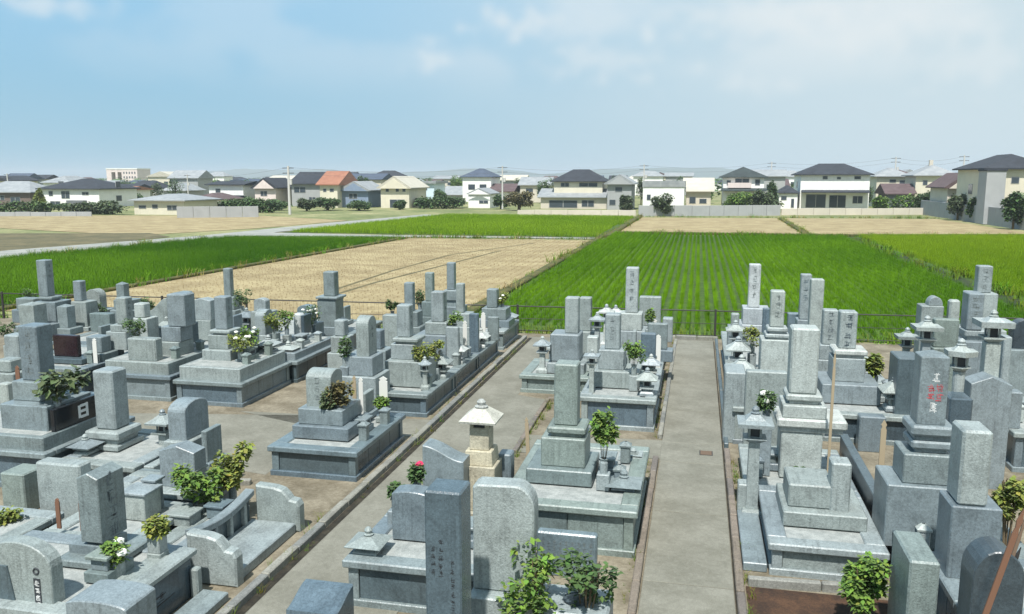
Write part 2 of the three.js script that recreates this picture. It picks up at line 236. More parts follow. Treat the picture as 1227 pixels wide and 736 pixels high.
sow('rice_plants', 'ruled rows of bright green rice behind the fence', [[-8.6, -30.2], [13.3, -31], [13.3, -83.4], [-8.1, -83.2]], 0.38, 0.18, tuftA, [[0.06, 0.155, 0.003], [0.125, 0.26, 0.006]]);
sow('rice_plants', 'yellow green rice beyond the diagonal ditch', [[14.7, -31], [47, -32], [47, -91], [14.7, -84.5]], 0.30, 0.22, tuftB, [[0.11, 0.205, 0.004], [0.175, 0.275, 0.007]]);
sow('rice_plants', 'dark green rice beside the farm road', [[-46.2, -27], [-29, -29], [-26.7, -72.4], [-42.6, -70], [-46.4, -50]], 0.30, 0.22, tuftB, [[0.045, 0.125, 0.004], [0.09, 0.20, 0.008]]);
sow('rice_plants', 'fresh green rice before the low white house', [[-41, -78.6], [-9.3, -78.4], [-8.8, -118.6], [-36.4, -120.5]], 0.45, 0.38, tuftC, [[0.11, 0.21, 0.006], [0.17, 0.28, 0.012]]);
// stubble
const stubMat = riceMat; const stubGeo = tuftGeo(5, 0.03, 0.13, 0.05, 0.008);
function stubble(label, poly, dx, dz, cols) { const o = sow('straw_stubble', label, poly, dx, dz, stubGeo, cols, [0.6, 1.2]); }
stubble('short straw stubs standing over the tan field', [[-28, -29.8], [-9.5, -30.6], [-9.4, -73.6], [-25.8, -72.8]], 0.45, 0.4, [[0.24, 0.18, 0.09], [0.40, 0.31, 0.17]]);
scene.traverse((o) => { if (o.name.startsWith('straw_stubble')) o.userData.category = 'straw'; });
// ragged grass on the banks between the fields
{
  const geo = tuftGeo(9, 0.14, 0.3, 0.22, 0.014), L = [[-9.05, -30.4, -8.7, -84], [-8.5, -84, 14, -84.2], [14, -84.2, 48, -92.5], [10.4, -86, 10.9, -119], [-8.2, -77.5, -8, -121], [-28.6, -29, -26.2, -73], [13.6, -31, 13.6, -84], [14.5, -31, 14.5, -84], [-26, -73.4, -9, -74.6], [-8, -119.5, 33, -123.5], [-46.8, -48, -43, -67]], per = 230, n = L.length * per, im = new THREE.InstancedMesh(geo, riceMat, n), m = new THREE.Matrix4(), c = new THREE.Color();
  for (let i = 0; i < n; i++) { const l = L[i % L.length], t = rnd(), s = rr(0.35, 1.5) * (0.4 + vn(t * 40 + i % L.length * 9, 5, 512)); m.makeRotationY(rnd() * 6.28).scale(new THREE.Vector3(s * 1.3, s, s * 1.3)).setPosition(l[0] + (l[2] - l[0]) * t + rr(-0.45, 0.45), 0.02, l[1] + (l[3] - l[1]) * t + rr(-0.3, 0.3)); im.setMatrixAt(i, m); const dry = i % L.length !== 6 && i % L.length !== 7 && rnd() < 0.3; c.setRGB(dry ? rr(0.2, 0.3) : rr(0.06, 0.13), dry ? rr(0.17, 0.24) : rr(0.12, 0.22), dry ? 0.07 : 0.012); im.setColorAt(i, c); }
  im.name = 'bank_grass'; scene.add(im); tag(im, 'ragged grass growing on the banks between the fields', 'grass', null, 'stuff');
}
// weeds along the fence foot
{
  const geo = tuftGeo(10, 0.12, 0.34, 0.2, 0.012), n = 900, im = new THREE.InstancedMesh(geo, riceMat, n), m = new THREE.Matrix4(), c = new THREE.Color();
  for (let i = 0; i < n; i++) { const x = rr(-29, 20), z = -28.95 - x * 0.055 + rr(-1.0, 0.0) - (x > -9 ? 0.15 : 0); const s = rr(0.4, 1.3); m.makeRotationY(rnd() * 6.28).scale(new THREE.Vector3(s, s, s)).setPosition(x, -0.04, z); im.setMatrixAt(i, m); c.setRGB(rr(0.08, 0.17), rr(0.16, 0.26), 0.02); im.setColorAt(i, c); }
  im.name = 'roadside_grass'; scene.add(im); tag(im, 'ragged grass along the foot of the cemetery fence', 'grass', null, 'stuff');
}
const lineZ = (x) => -28.95 - x * 0.0575;

// ---------------------------------------------------------------- kerbs, fence
function kerb(label, pts, mat, w = 0.12, h = 0.1, seg = 0.9) {
  const t = thing('kerb', label, 'kerb');
  for (let i = 0; i + 1 < pts.length; i++) { const [ax, az] = pts[i], [bx, bz] = pts[i + 1], L = Math.hypot(bx - ax, bz - az), n = Math.max(1, Math.round(L / seg)), a = Math.atan2(bx - ax, bz - az); for (let k = 0; k < n; k++) { const g = block(-w / 2, w / 2, -0.05, h + rr(-0.008, 0.008), -L / n / 2 + 0.008, L / n / 2 - 0.008, 0.014); g.rotateY(a + rr(-0.004, 0.004)); const f = (k + 0.5) / n; g.translate(ax + (bx - ax) * f + rr(-0.006, 0.006), 0, az + (bz - az) * f); mesh('kerb_stone', g, mat, t); } }
}
const kerbMat = stoneMat(0.36, 0.345, 0.30, 0.9), kerbRed = stoneMat(0.29, 0.235, 0.19, 0.9);
kerb('long stone kerb along the left side of the wide aisle', [[-5.66, -8], [-5.7, -27.8]], kerbMat, 0.13, 0.11);
kerb('kerb along the left edge of the straight concrete path, near the plants', [[-0.66, -9], [-0.66, -16.0]], kerbRed, 0.11, 0.10);
kerb('pale kerb along the left edge of the straight path, by the fence', [[-0.64, -17.4], [-0.6, -28.4]], kerbMat, 0.10, 0.10);
kerb('reddish kerb along the right edge of the straight concrete path', [[0.72, -9], [0.72, -16.8]], kerbRed, 0.11, 0.10);
kerb('dark kerb along the right edge of the path towards the fence', [[0.72, -17.0], [0.74, -28.5]], S.slate, 0.09, 0.13);
kerb('pale kerb in front of the bare red soil bed', [[0.82, -11.12], [2.75, -11.25]], kerbMat, 0.1, 0.12);
kerb('reddish kerb framing the empty plot beside the aisle', [[-3.45, -15.8], [-3.5, -19.9], [-2.6, -20.1]], kerbRed, 0.1, 0.09);
kerb('stone edging at the end of the straight path', [[-4.3, -28.55], [-0.6, -28.75], [0.8, -28.8]], kerbMat, 0.16, 0.14);
kerb('kerb round the bare soil beside the curved stone walls', [[-8.6, -12.9], [-7.75, -13.1]], kerbMat, 0.12, 0.1);
structure('bare_soil_bed', sheet(rect(0.8, 2.8, -8, -11.05), 0.02), redSoil, 'bare red brown soil bed by the path', 'soil');
{
  const t = thing('cemetery_fence', 'low dark metal rail fence between the graves and the fields', 'fence');
  const xs = []; for (let x = -33.5; x <= 21; x += 3.42) xs.push(x);
  for (const x of xs) mesh('post', block(x - 0.035, x + 0.035, 0, 1.06, lineZ(x) - 0.035, lineZ(x) + 0.035, 0.006), M.steel, t);
  for (let i = 0; i + 1 < xs.length; i++) {
    const a = xs[i], b = xs[i + 1], rail = (y, r) => { const g = new THREE.CylinderGeometry(r, r, Math.hypot(b - a, lineZ(b) - lineZ(a)), 6); g.rotateZ(Math.PI / 2); g.rotateY(-Math.atan2(lineZ(b) - lineZ(a), b - a)); g.translate((a + b) / 2, y, (lineZ(a) + lineZ(b)) / 2); return g; };
    mesh('top_rail', rail(1.0, 0.022), M.steel, t); mesh('bottom_rail', rail(0.14, 0.014), M.steel, t); mesh('middle_rail', rail(0.56, 0.010), M.steel, t);
    const gs = []; for (let k = 1; k < 24; k++) { const x = a + (b - a) * k / 24; const g = new THREE.CylinderGeometry(0.0028, 0.0028, 0.86, 3).toNonIndexed(); g.translate(x, 0.57, lineZ(x)); gs.push(g); } const mm = mesh('wire_mesh', merge(gs), M.steel, t); mm.userData.kind = 'stuff';
  }
}

{
  const geo = tuftGeo(9, 0.06, 0.2, 0.16, 0.008), runs = [[-5.56, -8, -27], [-5.78, -8, -27], [-0.76, -9, -16], [-0.72, -17.4, -28], [0.83, -8, -16.5], [-3.4, -13, -20]], n = 420, im = new THREE.InstancedMesh(geo, riceMat, n), m = new THREE.Matrix4(), c = new THREE.Color();
  for (let i = 0; i < n; i++) { const r = runs[i % runs.length], z = rr(r[1], r[2]), s = rr(0.25, 0.9) * (vn(z * 1.7 + 200, i % 6, 512) > 0.5 ? 1 : 0.4); m.makeRotationY(rnd() * 6.28).scale(new THREE.Vector3(s, s, s)).setPosition(r[0] + rr(-0.06, 0.06), 0, z); im.setMatrixAt(i, m); c.setRGB(rr(0.07, 0.16), rr(0.12, 0.2), 0.02); im.setColorAt(i, c); }
  im.name = 'kerb_weeds'; scene.add(im); tag(im, 'small weeds growing in the joints along the kerbs', 'weeds', null, 'stuff');
}
// ---------------------------------------------------------------- grave plots
const PLOTS = [];
const support = (x, z) => { let h = 0; for (const [a, b, c, d, k] of PLOTS) if (x > a - 0.05 && x < b + 0.05 && z > c - 0.05 && z < d + 0.05) h = Math.max(h, k); return h; };
function plot(label, x0, x1, z0, z1, h, o = {}) {   // z0 front (towards the camera), z1 back
  const { mat = S.blue, panel = S.slate, cope = S.mid, nz = 2, nx = 3, base = 0.1, ch = 0.11, step = 0, name = 'grave_enclosure' } = o;
  PLOTS.push([x0, x1, z1, z0, h]);
  const t = thing(name, label, 'grave enclosure', [(x0 + x1) / 2, 0, (z0 + z1) / 2], o.group), X = (x1 - x0) / 2, Z = Math.abs(z1 - z0) / 2;
  const wallTop = h - step;
  mesh('base_course', block(-X, X, -0.03, base, -Z, Z, 0.012), mat, t);
  mesh('core', block(-X + 0.10, X - 0.10, base - 0.01, wallTop - 0.045, -Z + 0.10, Z - 0.10, 0.005), mat, t);
  const pt = wallTop - ch, pw = 0.14;
  for (const sx of [-1, 1]) for (const sz of [-1, 1]) mesh('corner_post', block(sx < 0 ? -X + 0.03 : X - 0.03 - pw, sx < 0 ? -X + 0.03 + pw : X - 0.03, base - 0.003, pt, sz < 0 ? -Z + 0.03 : Z - 0.03 - pw, sz < 0 ? -Z + 0.03 + pw : Z - 0.03, 0.008), mat, t);
  const run = (n, len, put) => { const w = (len - 0.06 - 2 * pw) / n; for (let k = 0; k < n; k++) put(-len / 2 + 0.03 + pw + k * w + 0.006, -len / 2 + 0.03 + pw + (k + 1) * w - 0.006); };
  for (const s of [1, -1]) run(nz, 2 * X, (a, b) => mesh('panel', block(a, b, base - 0.003, pt, s > 0 ? Z - 0.11 : -Z + 0.055, s > 0 ? Z - 0.055 : -Z + 0.11, 0.006), panel, t));
  for (const s of [1, -1]) run(nx, 2 * Z, (a, b) => mesh('panel', block(s > 0 ? X - 0.11 : -X + 0.055, s > 0 ? X - 0.055 : -X + 0.11, base - 0.003, pt, a, b, 0.006), panel, t));
  const cw = 0.24;
  for (const s of [1, -1]) { mesh('coping', block(-X - 0.03, X + 0.03, pt + 0.001, wallTop, s > 0 ? Z - cw : -Z - 0.03, s > 0 ? Z + 0.03 : -Z + cw, 0.018), cope, t); mesh('coping', block(s > 0 ? X - cw : -X - 0.03, s > 0 ? X + 0.03 : -X + cw, pt + 0.002, wallTop - 0.002, -Z + cw + 0.004, Z - cw - 0.004, 0.018), cope, t); }
  if (step) { mesh('upper_step', block(-X + 0.09, X - 0.09, wallTop - 0.05, h, -Z + 0.09, Z - 0.09, 0.02), o.stepMat ?? S.light, t); }
  mesh('gravel_bed', bar(-X + 0.2, X - 0.2, h - (step ? 0.01 : 0.06), h + (step ? 0.004 : -0.03), -Z + 0.2, Z - 0.2), gravelMat, t);
  return t;
}
const gravelMat = mapMat(soilTex([0.50, 0.52, 0.51], [0.62, 0.635, 0.62], 24, 0.28, 512), 2.2);

// ---------------------------------------------------------------- gravestones
// tiers from the bottom: [left px, right px, top px, options]; the px are those of the face towards the camera
const glyphs = (n, w, h) => { const gs = []; for (let k = 0; k < n; k++) { const y = -k * h * 1.18; for (let s = 0; s < 11; s++) { if (rnd() < 0.6) { const c = rr(-0.25, 0.25) * w, L = rr(0.12, 0.42) * w, yy = y + rr(-0.45, 0.45) * h; gs.push([c - L, c + L, yy - h * 0.025, yy + h * 0.025]); } else { const x = rr(-0.38, 0.38) * w, c = y + rr(-0.22, 0.22) * h, L = rr(0.1, 0.36) * h; gs.push([x - w * 0.03, x + w * 0.03, c - L, c + L]); } } } return gs; };
function inscription(parent, x, y, z, n, w, h, mat, face = 'z') {
  const gs = glyphs(n, w, h).map(([a, b, c, d]) => face === 'z' ? bar(x + a, x + b, y + c, y + d, z - 0.004, z + 0.0025) : face === 'x' ? bar(x - 0.004, x + 0.0025, y + c, y + d, z + a, z + b) : bar(x - 0.0025, x + 0.004, y + c, y + d, z + a, z + b)); return mesh('inscription', merge(gs), mat, parent);
}
function grave(label, zc, h0, tiers, o = {}) {
  const { mat = S.light, name = 'gravestone' } = o; let y0 = h0 - 0.012; const built = [];
  for (const [l, r, t, q = {}] of tiers) {
    const my = (HORIZON + t) / 2 + 0; let w = at(r, t, zc)[0] - at(l, t, zc)[0], d = q.d ?? w, zf = zc + d / 2; w = at(r, t, zf)[0] - at(l, t, zf)[0]; d = q.d ?? w; zf = zc + d / 2;
    const x0 = at(l, t + 10, zf)[0], x1 = at(r, t + 10, zf)[0], y1 = at((l + r) / 2, t, zf)[1]; if (y1 < y0 + 0.015) console.log('TIER LOW', label, t, (y1 - y0).toFixed(2));
    built.push({ x0, x1, y0, y1, z0: zc - d / 2, z1: zf, q }); y0 = Math.max(y0, y1);
  }
  const cx = (built[0].x0 + built[0].x1) / 2, T = thing(name, label, o.category ?? 'gravestone', [cx, h0, zc], o.group);
  built.forEach((b, i) => {
    const { q } = b, X0 = b.x0 - cx, X1 = b.x1 - cx, Y0 = b.y0 - h0, Y1 = b.y1 - h0, Z0 = b.z0 - zc, Z1 = b.z1 - zc, m = q.m ?? mat; let g; const top = i === built.length - 1;
    const nm = q.n ?? (top ? 'shaft' : 'base_tier');
    if (Y1 - Y0 < 0.015) return;
    if (q.s === 'arch') g = slabShape(arch(X0, X1, Y0, Y1, q.rise ?? (X1 - X0) * 0.3), Z0, Z1, 'z');
    else if (q.s === 'peak') g = slabShape(arch(X0, X1, Y0, Y1, q.rise ?? (X1 - X0) * 0.25, 2, 'peak'), Z0, Z1, 'z');
    else if (q.s === 'wave' || q.s === 'waveback') g = slabShape(arch(X0, X1, Y0, Y1, q.rise ?? 0.2, 14, q.s), Z0, Z1, 'z');
    else if (q.s === 'shoulder') { const p = [[X0, Y0], [X1 - 0.06, Y0], [X1, Y0 + (Y1 - Y0) * 0.6]]; for (let k = 0; k <= 8; k++) { const t = k / 8 * Math.PI / 2; p.push([X1 - 0.24 + 0.24 * Math.cos(t), Y1 - 0.3 + 0.3 * Math.sin(t)]); } p.push([X0 + 0.05, Y1 - 0.015], [X0, Y1 - 0.05]); g = slabShape(p, Z0, Z1, 'z', 0.02); }
    else if (q.s === 'archX') g = slabShape(arch(-Z1, -Z0, Y0, Y1, q.rise ?? (Z1 - Z0) * 0.3), X0, X1, 'x');
    else if (q.s === 'peakX') g = slabShape(arch(-Z1, -Z0, Y0, Y1, q.rise ?? (Z1 - Z0) * 0.25, 2, 'peak'), X0, X1, 'x');
    else if (q.s === 'waveX') g = slabShape(arch(-Z1, -Z0, Y0, Y1, q.rise ?? 0.2, 14, 'wave'), X0, X1, 'x');
    else if (q.s === 'cap') g = merge([block(X0, X1, Y0 + (Y1 - Y0) * 0.35, Y1, Z0, Z1, 0.03), block(X0 + 0.06, X1 - 0.06, Y0, Y0 + (Y1 - Y0) * 0.4, Z0 + 0.06, Z1 - 0.06, 0.008)]);
    else if (q.s === 'pyr') g = merge([block(X0, X1, Y0, Y1 - 0.05, Z0, Z1, 0.008), lathe([[(X1 - X0) / 2 - 0.006, 0], [0.001, 0.07]], 4, (X0 + X1) / 2, Y1 - 0.05, (Z0 + Z1) / 2)]);
    else g = block(X0, X1, Y0, Y1, Z0, Z1, q.c ?? (top ? 0.022 : 0.016), q.tx ?? 0, q.tx ?? 0);
    const part = mesh(nm, g, m, T);
    if (q.text) { const [n, w, hh, im, fy = 0.8, fx = 0.5, face = 'z'] = q.text; inscription(part, face === 'z' ? X0 + (X1 - X0) * fx : (face === 'x' ? X1 : X0), Y0 + (Y1 - Y0) * fy, face === 'z' ? Z1 : Z0 + (Z1 - Z0) * fx, n, w, hh, im, face); }
    if (q.extra) q.extra(part, X0, X1, Y0, Y1, Z0, Z1);
  });
  T.userData.dims = undefined; delete T.userData.dims; return built;
}
const carved = stoneMat(0.25, 0.285, 0.285, 0.8);
const T1 = (n = 3, fy = 0.84) => ({ text: [n, 0.11, 0.12, carved, fy] }), TX = (n = 3, fy = 0.84, face = 'x') => ({ text: [n, 0.12, 0.14, carved, fy, 0.5, face] });

// ---------------------------------------------------------------- lanterns, boards, plants
// a small thing given by its pixel stands on the enclosure under it, not over its edge
function seat(x, z, h0, r = 0.14) { if (h0 < 0.3 || support(x, z) > h0 - 0.12) { const p = PLOTS.find(([a, b, c, d, k]) => x > a && x < b && z > c && z < d && k > h0 - 0.12); return p ? [Math.max(p[0] + r, Math.min(p[1] - r, x)), Math.max(p[2] + r, Math.min(p[3] - r, z))] : [x, z]; } let best = null, bd = 1.2; for (const [a, b, c, d, k] of PLOTS) { if (Math.abs(k - h0) > 0.2) continue; const X = Math.max(a + r, Math.min(b - r, x)), Z = Math.max(c + r, Math.min(d - r, z)), q = Math.hypot(X - x, Z - z); if (q < bd) { bd = q; best = [X, Z]; } } return best ?? [x, z]; }
const lantern = (label, px, pyTop, z, h0, o = {}) => { const [x, y] = at(px, pyTop, z), [X, Z] = seat(x, z, h0, 0.2); lanternAt(label, X, support(X, Z) > 0.05 && h0 > 0.25 ? support(X, Z) - 0.003 : h0, Z, y - h0, o); };
function lanternAt(label, x, h0, z, H, o = {}) {
  const w = o.w ?? Math.max(0.12, H * 0.27), { mat = S.light, seg = 4 } = o, T = thing('stone_lantern', label, 'stone lantern', [x, h0, z], o.group ?? 'stone lanterns');
  const pk = o.pk ?? 1, low = o.low, rh = Math.min(0.3, w * 1.05 / H), th = w * 0.72 / H, e = 1 - th, d = e - rh, c = Math.max(low ? 0.3 : 0.4, d - w * 0.95 / H), b = c - Math.min(0.09, w * 0.4 / H), a = Math.min(low ? b * 0.7 : 0.14, w * 0.9 / H);
  mesh('base', lathe([[0.001, 0], [w * 0.95, 0], [w * 0.95, H * a * 0.6], [w * 0.75, H * a], [0.001, H * a]], seg, 0, 0, 0), mat, T);
  mesh('pillar', seg === 4 && !o.round ? block(-w * 0.5 * pk, w * 0.5 * pk, H * a - 0.004, H * b, -w * 0.5 * pk, w * 0.5 * pk, 0.008, w * 0.06, w * 0.06) : lathe([[w * 0.55, H * a - 0.004], [w * 0.46, H * (a + b) / 2], [w * 0.52, H * b]], 14, 0, 0, 0), mat, T);
  mesh('platform', lathe([[w * 0.45, H * b - 0.003], [w * 0.95, H * b + H * 0.035], [w * 0.95, H * c], [0.001, H * c]], seg, 0, 0, 0), mat, T);
  const fb = mesh('firebox', bar(-w * 0.5, w * 0.5, H * c - 0.003, H * c + 0.02, -w * 0.5, w * 0.5), mat, T), pw = w * 0.17;
  for (const sx of [-1, 1]) for (const sz of [-1, 1]) mesh('post', bar(sx > 0 ? w * 0.55 - pw : -w * 0.55, sx > 0 ? w * 0.55 : -w * 0.55 + pw, H * c - 0.003, H * d + 0.004, sz > 0 ? w * 0.55 - pw : -w * 0.55, sz > 0 ? w * 0.55 : -w * 0.55 + pw), mat, fb);
  mesh('window', bar(-w * 0.36, w * 0.36, H * c, H * d, -w * 0.36, w * 0.36), M.inkAndShade, fb);  // solid near-black core, shade of the open firebox put into its colour
  mesh('roof', lathe([[0.001, H * d], [w * 1.42, H * d + H * 0.012], [w * 1.46, H * d + H * 0.045], [w * 0.85, H * d + (e - d) * H * 0.6], [w * 0.38, H * e], [0.001, H * e]], seg, 0, 0, 0), o.roofMat ?? mat, T);
  mesh('finial', lathe([[w * 0.34, H * e - 0.003], [w * 0.42, H * e + w * 0.12], [w * 0.26, H * e + w * 0.2], [w * 0.34, H * e + w * 0.42], [w * 0.2, H * e + w * 0.62], [0.001, H * e + w * 0.72]], 10, 0, 0, 0), mat, T);
}
function board(label, px, pyTop, z, h0, mat = M.whiteWood, o = {}) {
  const [x_, y] = at(px, pyTop, z), [x, z_] = seat(x_, z, h0, 0.1); z = z_; const H = y - h0, w = o.w ?? 0.05, lean = o.lean ?? 0, T = thing('memorial_board', label, 'memorial board', [x, h0, z], o.group ?? 'upright memorial boards'); T.rotation.z = lean; if (o.rx) T.rotation.x = o.rx;
  mesh('board', slabShape([[-w, 0], [w, 0], [w, H * 0.88], [w * 0.6, H * 0.91], [w, H * 0.94], [0, H], [-w, H * 0.94], [-w * 0.6, H * 0.91], [-w, H * 0.88]], -0.012, 0.012, 'z', 0.003), mat, T);
  if (o.text) inscription(T, 0, H * 0.8, 0.0125, 5, w * 1.2, H * 0.11, M.inkAndShade);
}
function leafCloud(n, rx, ry, rz, size, cols, cy = 0, shape = null) {
  const p = [], col = []; for (let i = 0; i < n; i++) {
    let x, y, z; do { x = rr(-1, 1); y = rr(-1, 1); z = rr(-1, 1); } while (x * x + y * y + z * z > 1); const k = Math.pow(x * x + y * y + z * z, -0.18); x *= k; y *= k; z *= k;
    const lump = 0.8 + 0.4 * vn(x * 2.2 + 30, z * 2.2 + y * 2.2 + 40, 512); x *= rx * lump; y = y * ry * lump + cy; z *= rz * lump; if (shape) { const r = shape(x, y, z); if (!r) continue;[x, y, z] = r; }
    const s = size * rr(0.6, 1.3), a = rnd() * 6.283, tilt = rr(-0.9, 0.7), dx = Math.cos(a) * Math.cos(tilt), dy = Math.sin(tilt), dz = Math.sin(a) * Math.cos(tilt), wx = -Math.sin(a), wz = Math.cos(a), up = rr(-0.35, 0.35), w = s * 0.34;
    const A = [x, y, z], B = [x + dx * s, y + dy * s - 0.12 * s, z + dz * s], mx = x + dx * s * 0.5, myy = y + dy * s * 0.5, mz = z + dz * s * 0.5, C = [mx + wx * w, myy + up * w, mz + wz * w], D = [mx - wx * w, myy - up * w + 0.1 * w, mz - wz * w];
    p.push(...A, ...C, ...B, ...A, ...B, ...D); const t = rnd(), c = [0, 1, 2].map((q) => 0.85 * cols[0][q] + 0.82 * (cols[1][q] - cols[0][q]) * t * (0.7 + 0.6 * rnd())); for (let q = 0; q < 6; q++) col.push(...c);
  }
  const g = soup(p); g.setAttribute('color', new THREE.BufferAttribute(new Float32Array(col), 3)); return g;
}
const LM = leafMat();
const GREEN = { fresh: [[0.06, 0.14, 0.012], [0.22, 0.36, 0.035]], deep: [[0.03, 0.08, 0.014], [0.10, 0.19, 0.035]], yellow: [[0.12, 0.17, 0.015], [0.32, 0.36, 0.05]], dull: [[0.05, 0.085, 0.03], [0.13, 0.18, 0.06]], autumn: [[0.09, 0.08, 0.02], [0.2, 0.17, 0.04]] };
const twigMat = plain(0.12, 0.09, 0.05, 0.9);
function twigs(n, r, h, th = 0.006) { const gs = []; for (let i = 0; i < n; i++) { const a = rnd() * 6.283, rad = r * rr(0.2, 0.8), g = new THREE.CylinderGeometry(th * 0.5, th, h, 4).toNonIndexed(); g.translate(0, h / 2, 0); g.rotateX(Math.cos(a) * Math.atan(rad / h)); g.rotateZ(Math.sin(a) * Math.atan(rad / h)); gs.push(g); } return merge(gs); }
function bouquet(label, px, pyMid, z, rpx, o = {}) {   // a vase of cut greenery; rpx: half width in pixels, hpx: half height
  const [x, y] = at(px, pyMid, z), s = Math.abs(at(px + 1, pyMid, z)[0] - x), r = rpx * s, h = (o.hpx ?? rpx) * s, cols = GREEN[o.c ?? 'fresh'], vh = o.vh ?? 0.24, by = y - h - vh * 0.75, T = thing(o.name ?? 'grave_flowers', label, o.category ?? 'flowers', [x, by, z], o.group), gap = by - support(x, z);
  if (gap > 0.02) mesh('stand', block(-0.1, 0.1, -gap - 0.02, 0.004, -0.1, 0.1, 0.012), o.vm ?? S.light, T);
  if (vh > 0) mesh('vase', o.box ? block(-0.09, 0.09, 0, vh, -0.09, 0.09, 0.01) : lathe([[0.001, 0], [0.06, 0], [0.065, vh * 0.7], [0.05, vh * 0.85], [0.07, vh], [0.04, vh], [0.04, vh * 0.8]], 12, 0, 0, 0), o.vm ?? S.light, T);
  mesh('stem', twigs(7, r, h * 1.5 + vh * 0.5, 0.005), twigMat, T);
  if (r > 0.17) { const gs = [], cl = 7; for (let k = 0; k < cl; k++) { const a = k * 2.4 + rnd(), rad = k ? r * rr(0.35, 0.75) : 0, q = rr(0.3, 0.55), g = leafCloud(Math.round((o.n ?? 520) / cl * 1.05), r * q, h * q, r * q, (o.leaf ?? 0.085) * 0.85, cols); g.translate(Math.cos(a) * rad, vh * 0.75 + h * (1 + rr(-0.6, 0.65)), Math.sin(a) * rad); gs.push(g); } mesh('foliage', merge(gs), LM, T); }
  else mesh('foliage', leafCloud(o.n ?? Math.round(340 + 380 * Math.min(2, r * 3)), r * 0.92, h * 0.92, r * 0.92, o.leaf ?? 0.068, cols, vh * 0.75 + h), LM, T);
  if (o.fl) for (let k = 0; k < (o.nf ?? 4); k++) { const a = rnd() * 6.283, rad = r * rr(0.3, 0.9), fr = o.fr ?? 0.05; const g = new THREE.IcosahedronGeometry(fr, 1); const p = g.attributes.position; for (let i = 0; i < p.count; i++) { const q = 0.7 + 0.6 * vn(p.getX(i) * 90 + 50 + k, p.getY(i) * 90 + p.getZ(i) * 60 + 50, 512); p.setXYZ(i, p.getX(i) * q, p.getY(i) * q * 0.7, p.getZ(i) * q); } g.computeVertexNormals(); g.translate(Math.cos(a) * rad, vh * 0.75 + h * rr(0.9, 1.8), Math.sin(a) * rad); mesh('flower', g, o.fl, T); }
}
const flowerWhite = plain(0.8, 0.8, 0.74, 0.8), flowerRed = plain(0.55, 0.02, 0.09, 0.7), flowerYellow = plain(0.75, 0.6, 0.1, 0.8);
function shrub(label, px, pyMid, z, rpx, hpx, o = {}) {   // planted bush: trunk, crown
  const [x, y] = at(px, pyMid, z), s = Math.abs(at(px + 1, pyMid, z)[0] - x), r = rpx * s, h = hpx * s, T = thing(o.name ?? 'shrub', label, o.category ?? 'shrub', [x, 0, z], o.group);
  mesh('trunk', twigs(9, r * 0.75, y + h * 0.55, 0.014), twigMat, T);
  const gs = []; const cl = o.clumps ?? 11, per = Math.round((o.n ?? 1600) / cl); for (let k = 0; k < cl; k++) { const a = k * 2.4, rad = k ? r * 0.5 : 0; const q = rr(0.2, 0.42), g = leafCloud(per, r * q, h * q * 0.9, r * q, o.leaf ?? 0.08, GREEN[o.c ?? 'fresh']); g.translate(Math.cos(a) * rad * rr(0.6, 1.5), y + rr(-0.75, 0.7) * h, Math.sin(a) * rad * rr(0.6, 1.5)); gs.push(g); }
  mesh('crown', merge(gs), LM, T);
}

// ================================================================ the graves
// --- enclosures (X0, X1, Z front, Z back, height)
plot('low dark panelled enclosure standing alone beside the aisle kerb', -7.66, -5.93, -13.62, -16.2, 0.57, { nz: 1, nx: 4, cope: S.blue, mat: S.blue, panel: S.slate });
plot('long panelled enclosure, end towards the standing lane, by the aisle', -8.1, -5.98, -17.85, -20.25, 0.55, { nz: 1, nx: 3, step: 0.0, mat: S.blue, panel: S.slate });
plot('middle enclosure of the long panelled run beside the aisle', -8.1, -5.98, -20.29, -22.65, 0.56, { nz: 1, nx: 3, mat: S.slate, panel: S.slate });
plot('last enclosure of the long panelled run beside the aisle', -8.1, -5.98, -22.69, -25.1, 0.54, { nz: 1, nx: 3, mat: S.blue, panel: S.slate });
plot('grey enclosure at the field end of the aisle', -8.2, -5.98, -25.7, -28.0, 0.62, { nz: 1, nx: 2, mat: S.mid, panel: S.blue, cope: S.light });
plot('high two step enclosure with dark side panels beside the lane', -12.43, -10.6, -17.7, -20.2, 0.93, { nz: 1, nx: 3, step: 0.33, mat: S.mid, panel: S.blue, stepMat: S.light });
plot('purple grey panelled enclosure behind the high two step enclosure', -12.3, -10.45, -20.25, -22.9, 0.8, { nz: 1, nx: 4, step: 0.2, mat: S.slate, panel: S.dark });
plot('high pale enclosure next to the two step enclosure', -14.6, -12.62, -17.8, -20.4, 0.95, { nz: 1, nx: 3, step: 0.3, mat: S.mid, panel: S.mid, stepMat: S.light });
plot('blue grey enclosure under the small twin shafts', -14.6, -12.6, -20.6, -23, 0.8, { nz: 1, nx: 2, mat: S.mid, panel: S.blue });
plot('wide enclosure with a black panelled side near the dark mirror stone', -17.4, -15.0, -17.6, -20.4, 0.75, { nz: 2, nx: 3, mat: S.blue, panel: S.slate });
plot('enclosure under the tallest pillar on the left', -18.6, -15.1, -20.8, -24.6, 0.7, { nz: 2, nx: 3, mat: S.mid, panel: S.blue });
plot('enclosure at the fence under the bushy pines', -15.0, -10.6, -23.6, -26.9, 0.6, { nz: 2, nx: 3, mat: S.mid, panel: S.blue });
plot('massive grey enclosure carrying the panel with a white crest', -13.5, -11.1, -12.0, -14.4, 0.95, { nz: 1, nx: 2, mat: S.mid, panel: S.blue, cope: S.mid, step: 0.25, stepMat: S.mid });
plot('enclosure under the plain square shaft with a stepped side', -10.95, -9.4, -12.1, -14.1, 0.55, { nz: 1, nx: 3, mat: S.mid, panel: S.slate, cope: S.light });
plot('enclosure with carved front wall below the pitched dark shaft', -8.95, -6.62, -7.5, -9.35, 0.62, { nz: 2, nx: 1, mat: S.mid, panel: S.slate, cope: S.light });
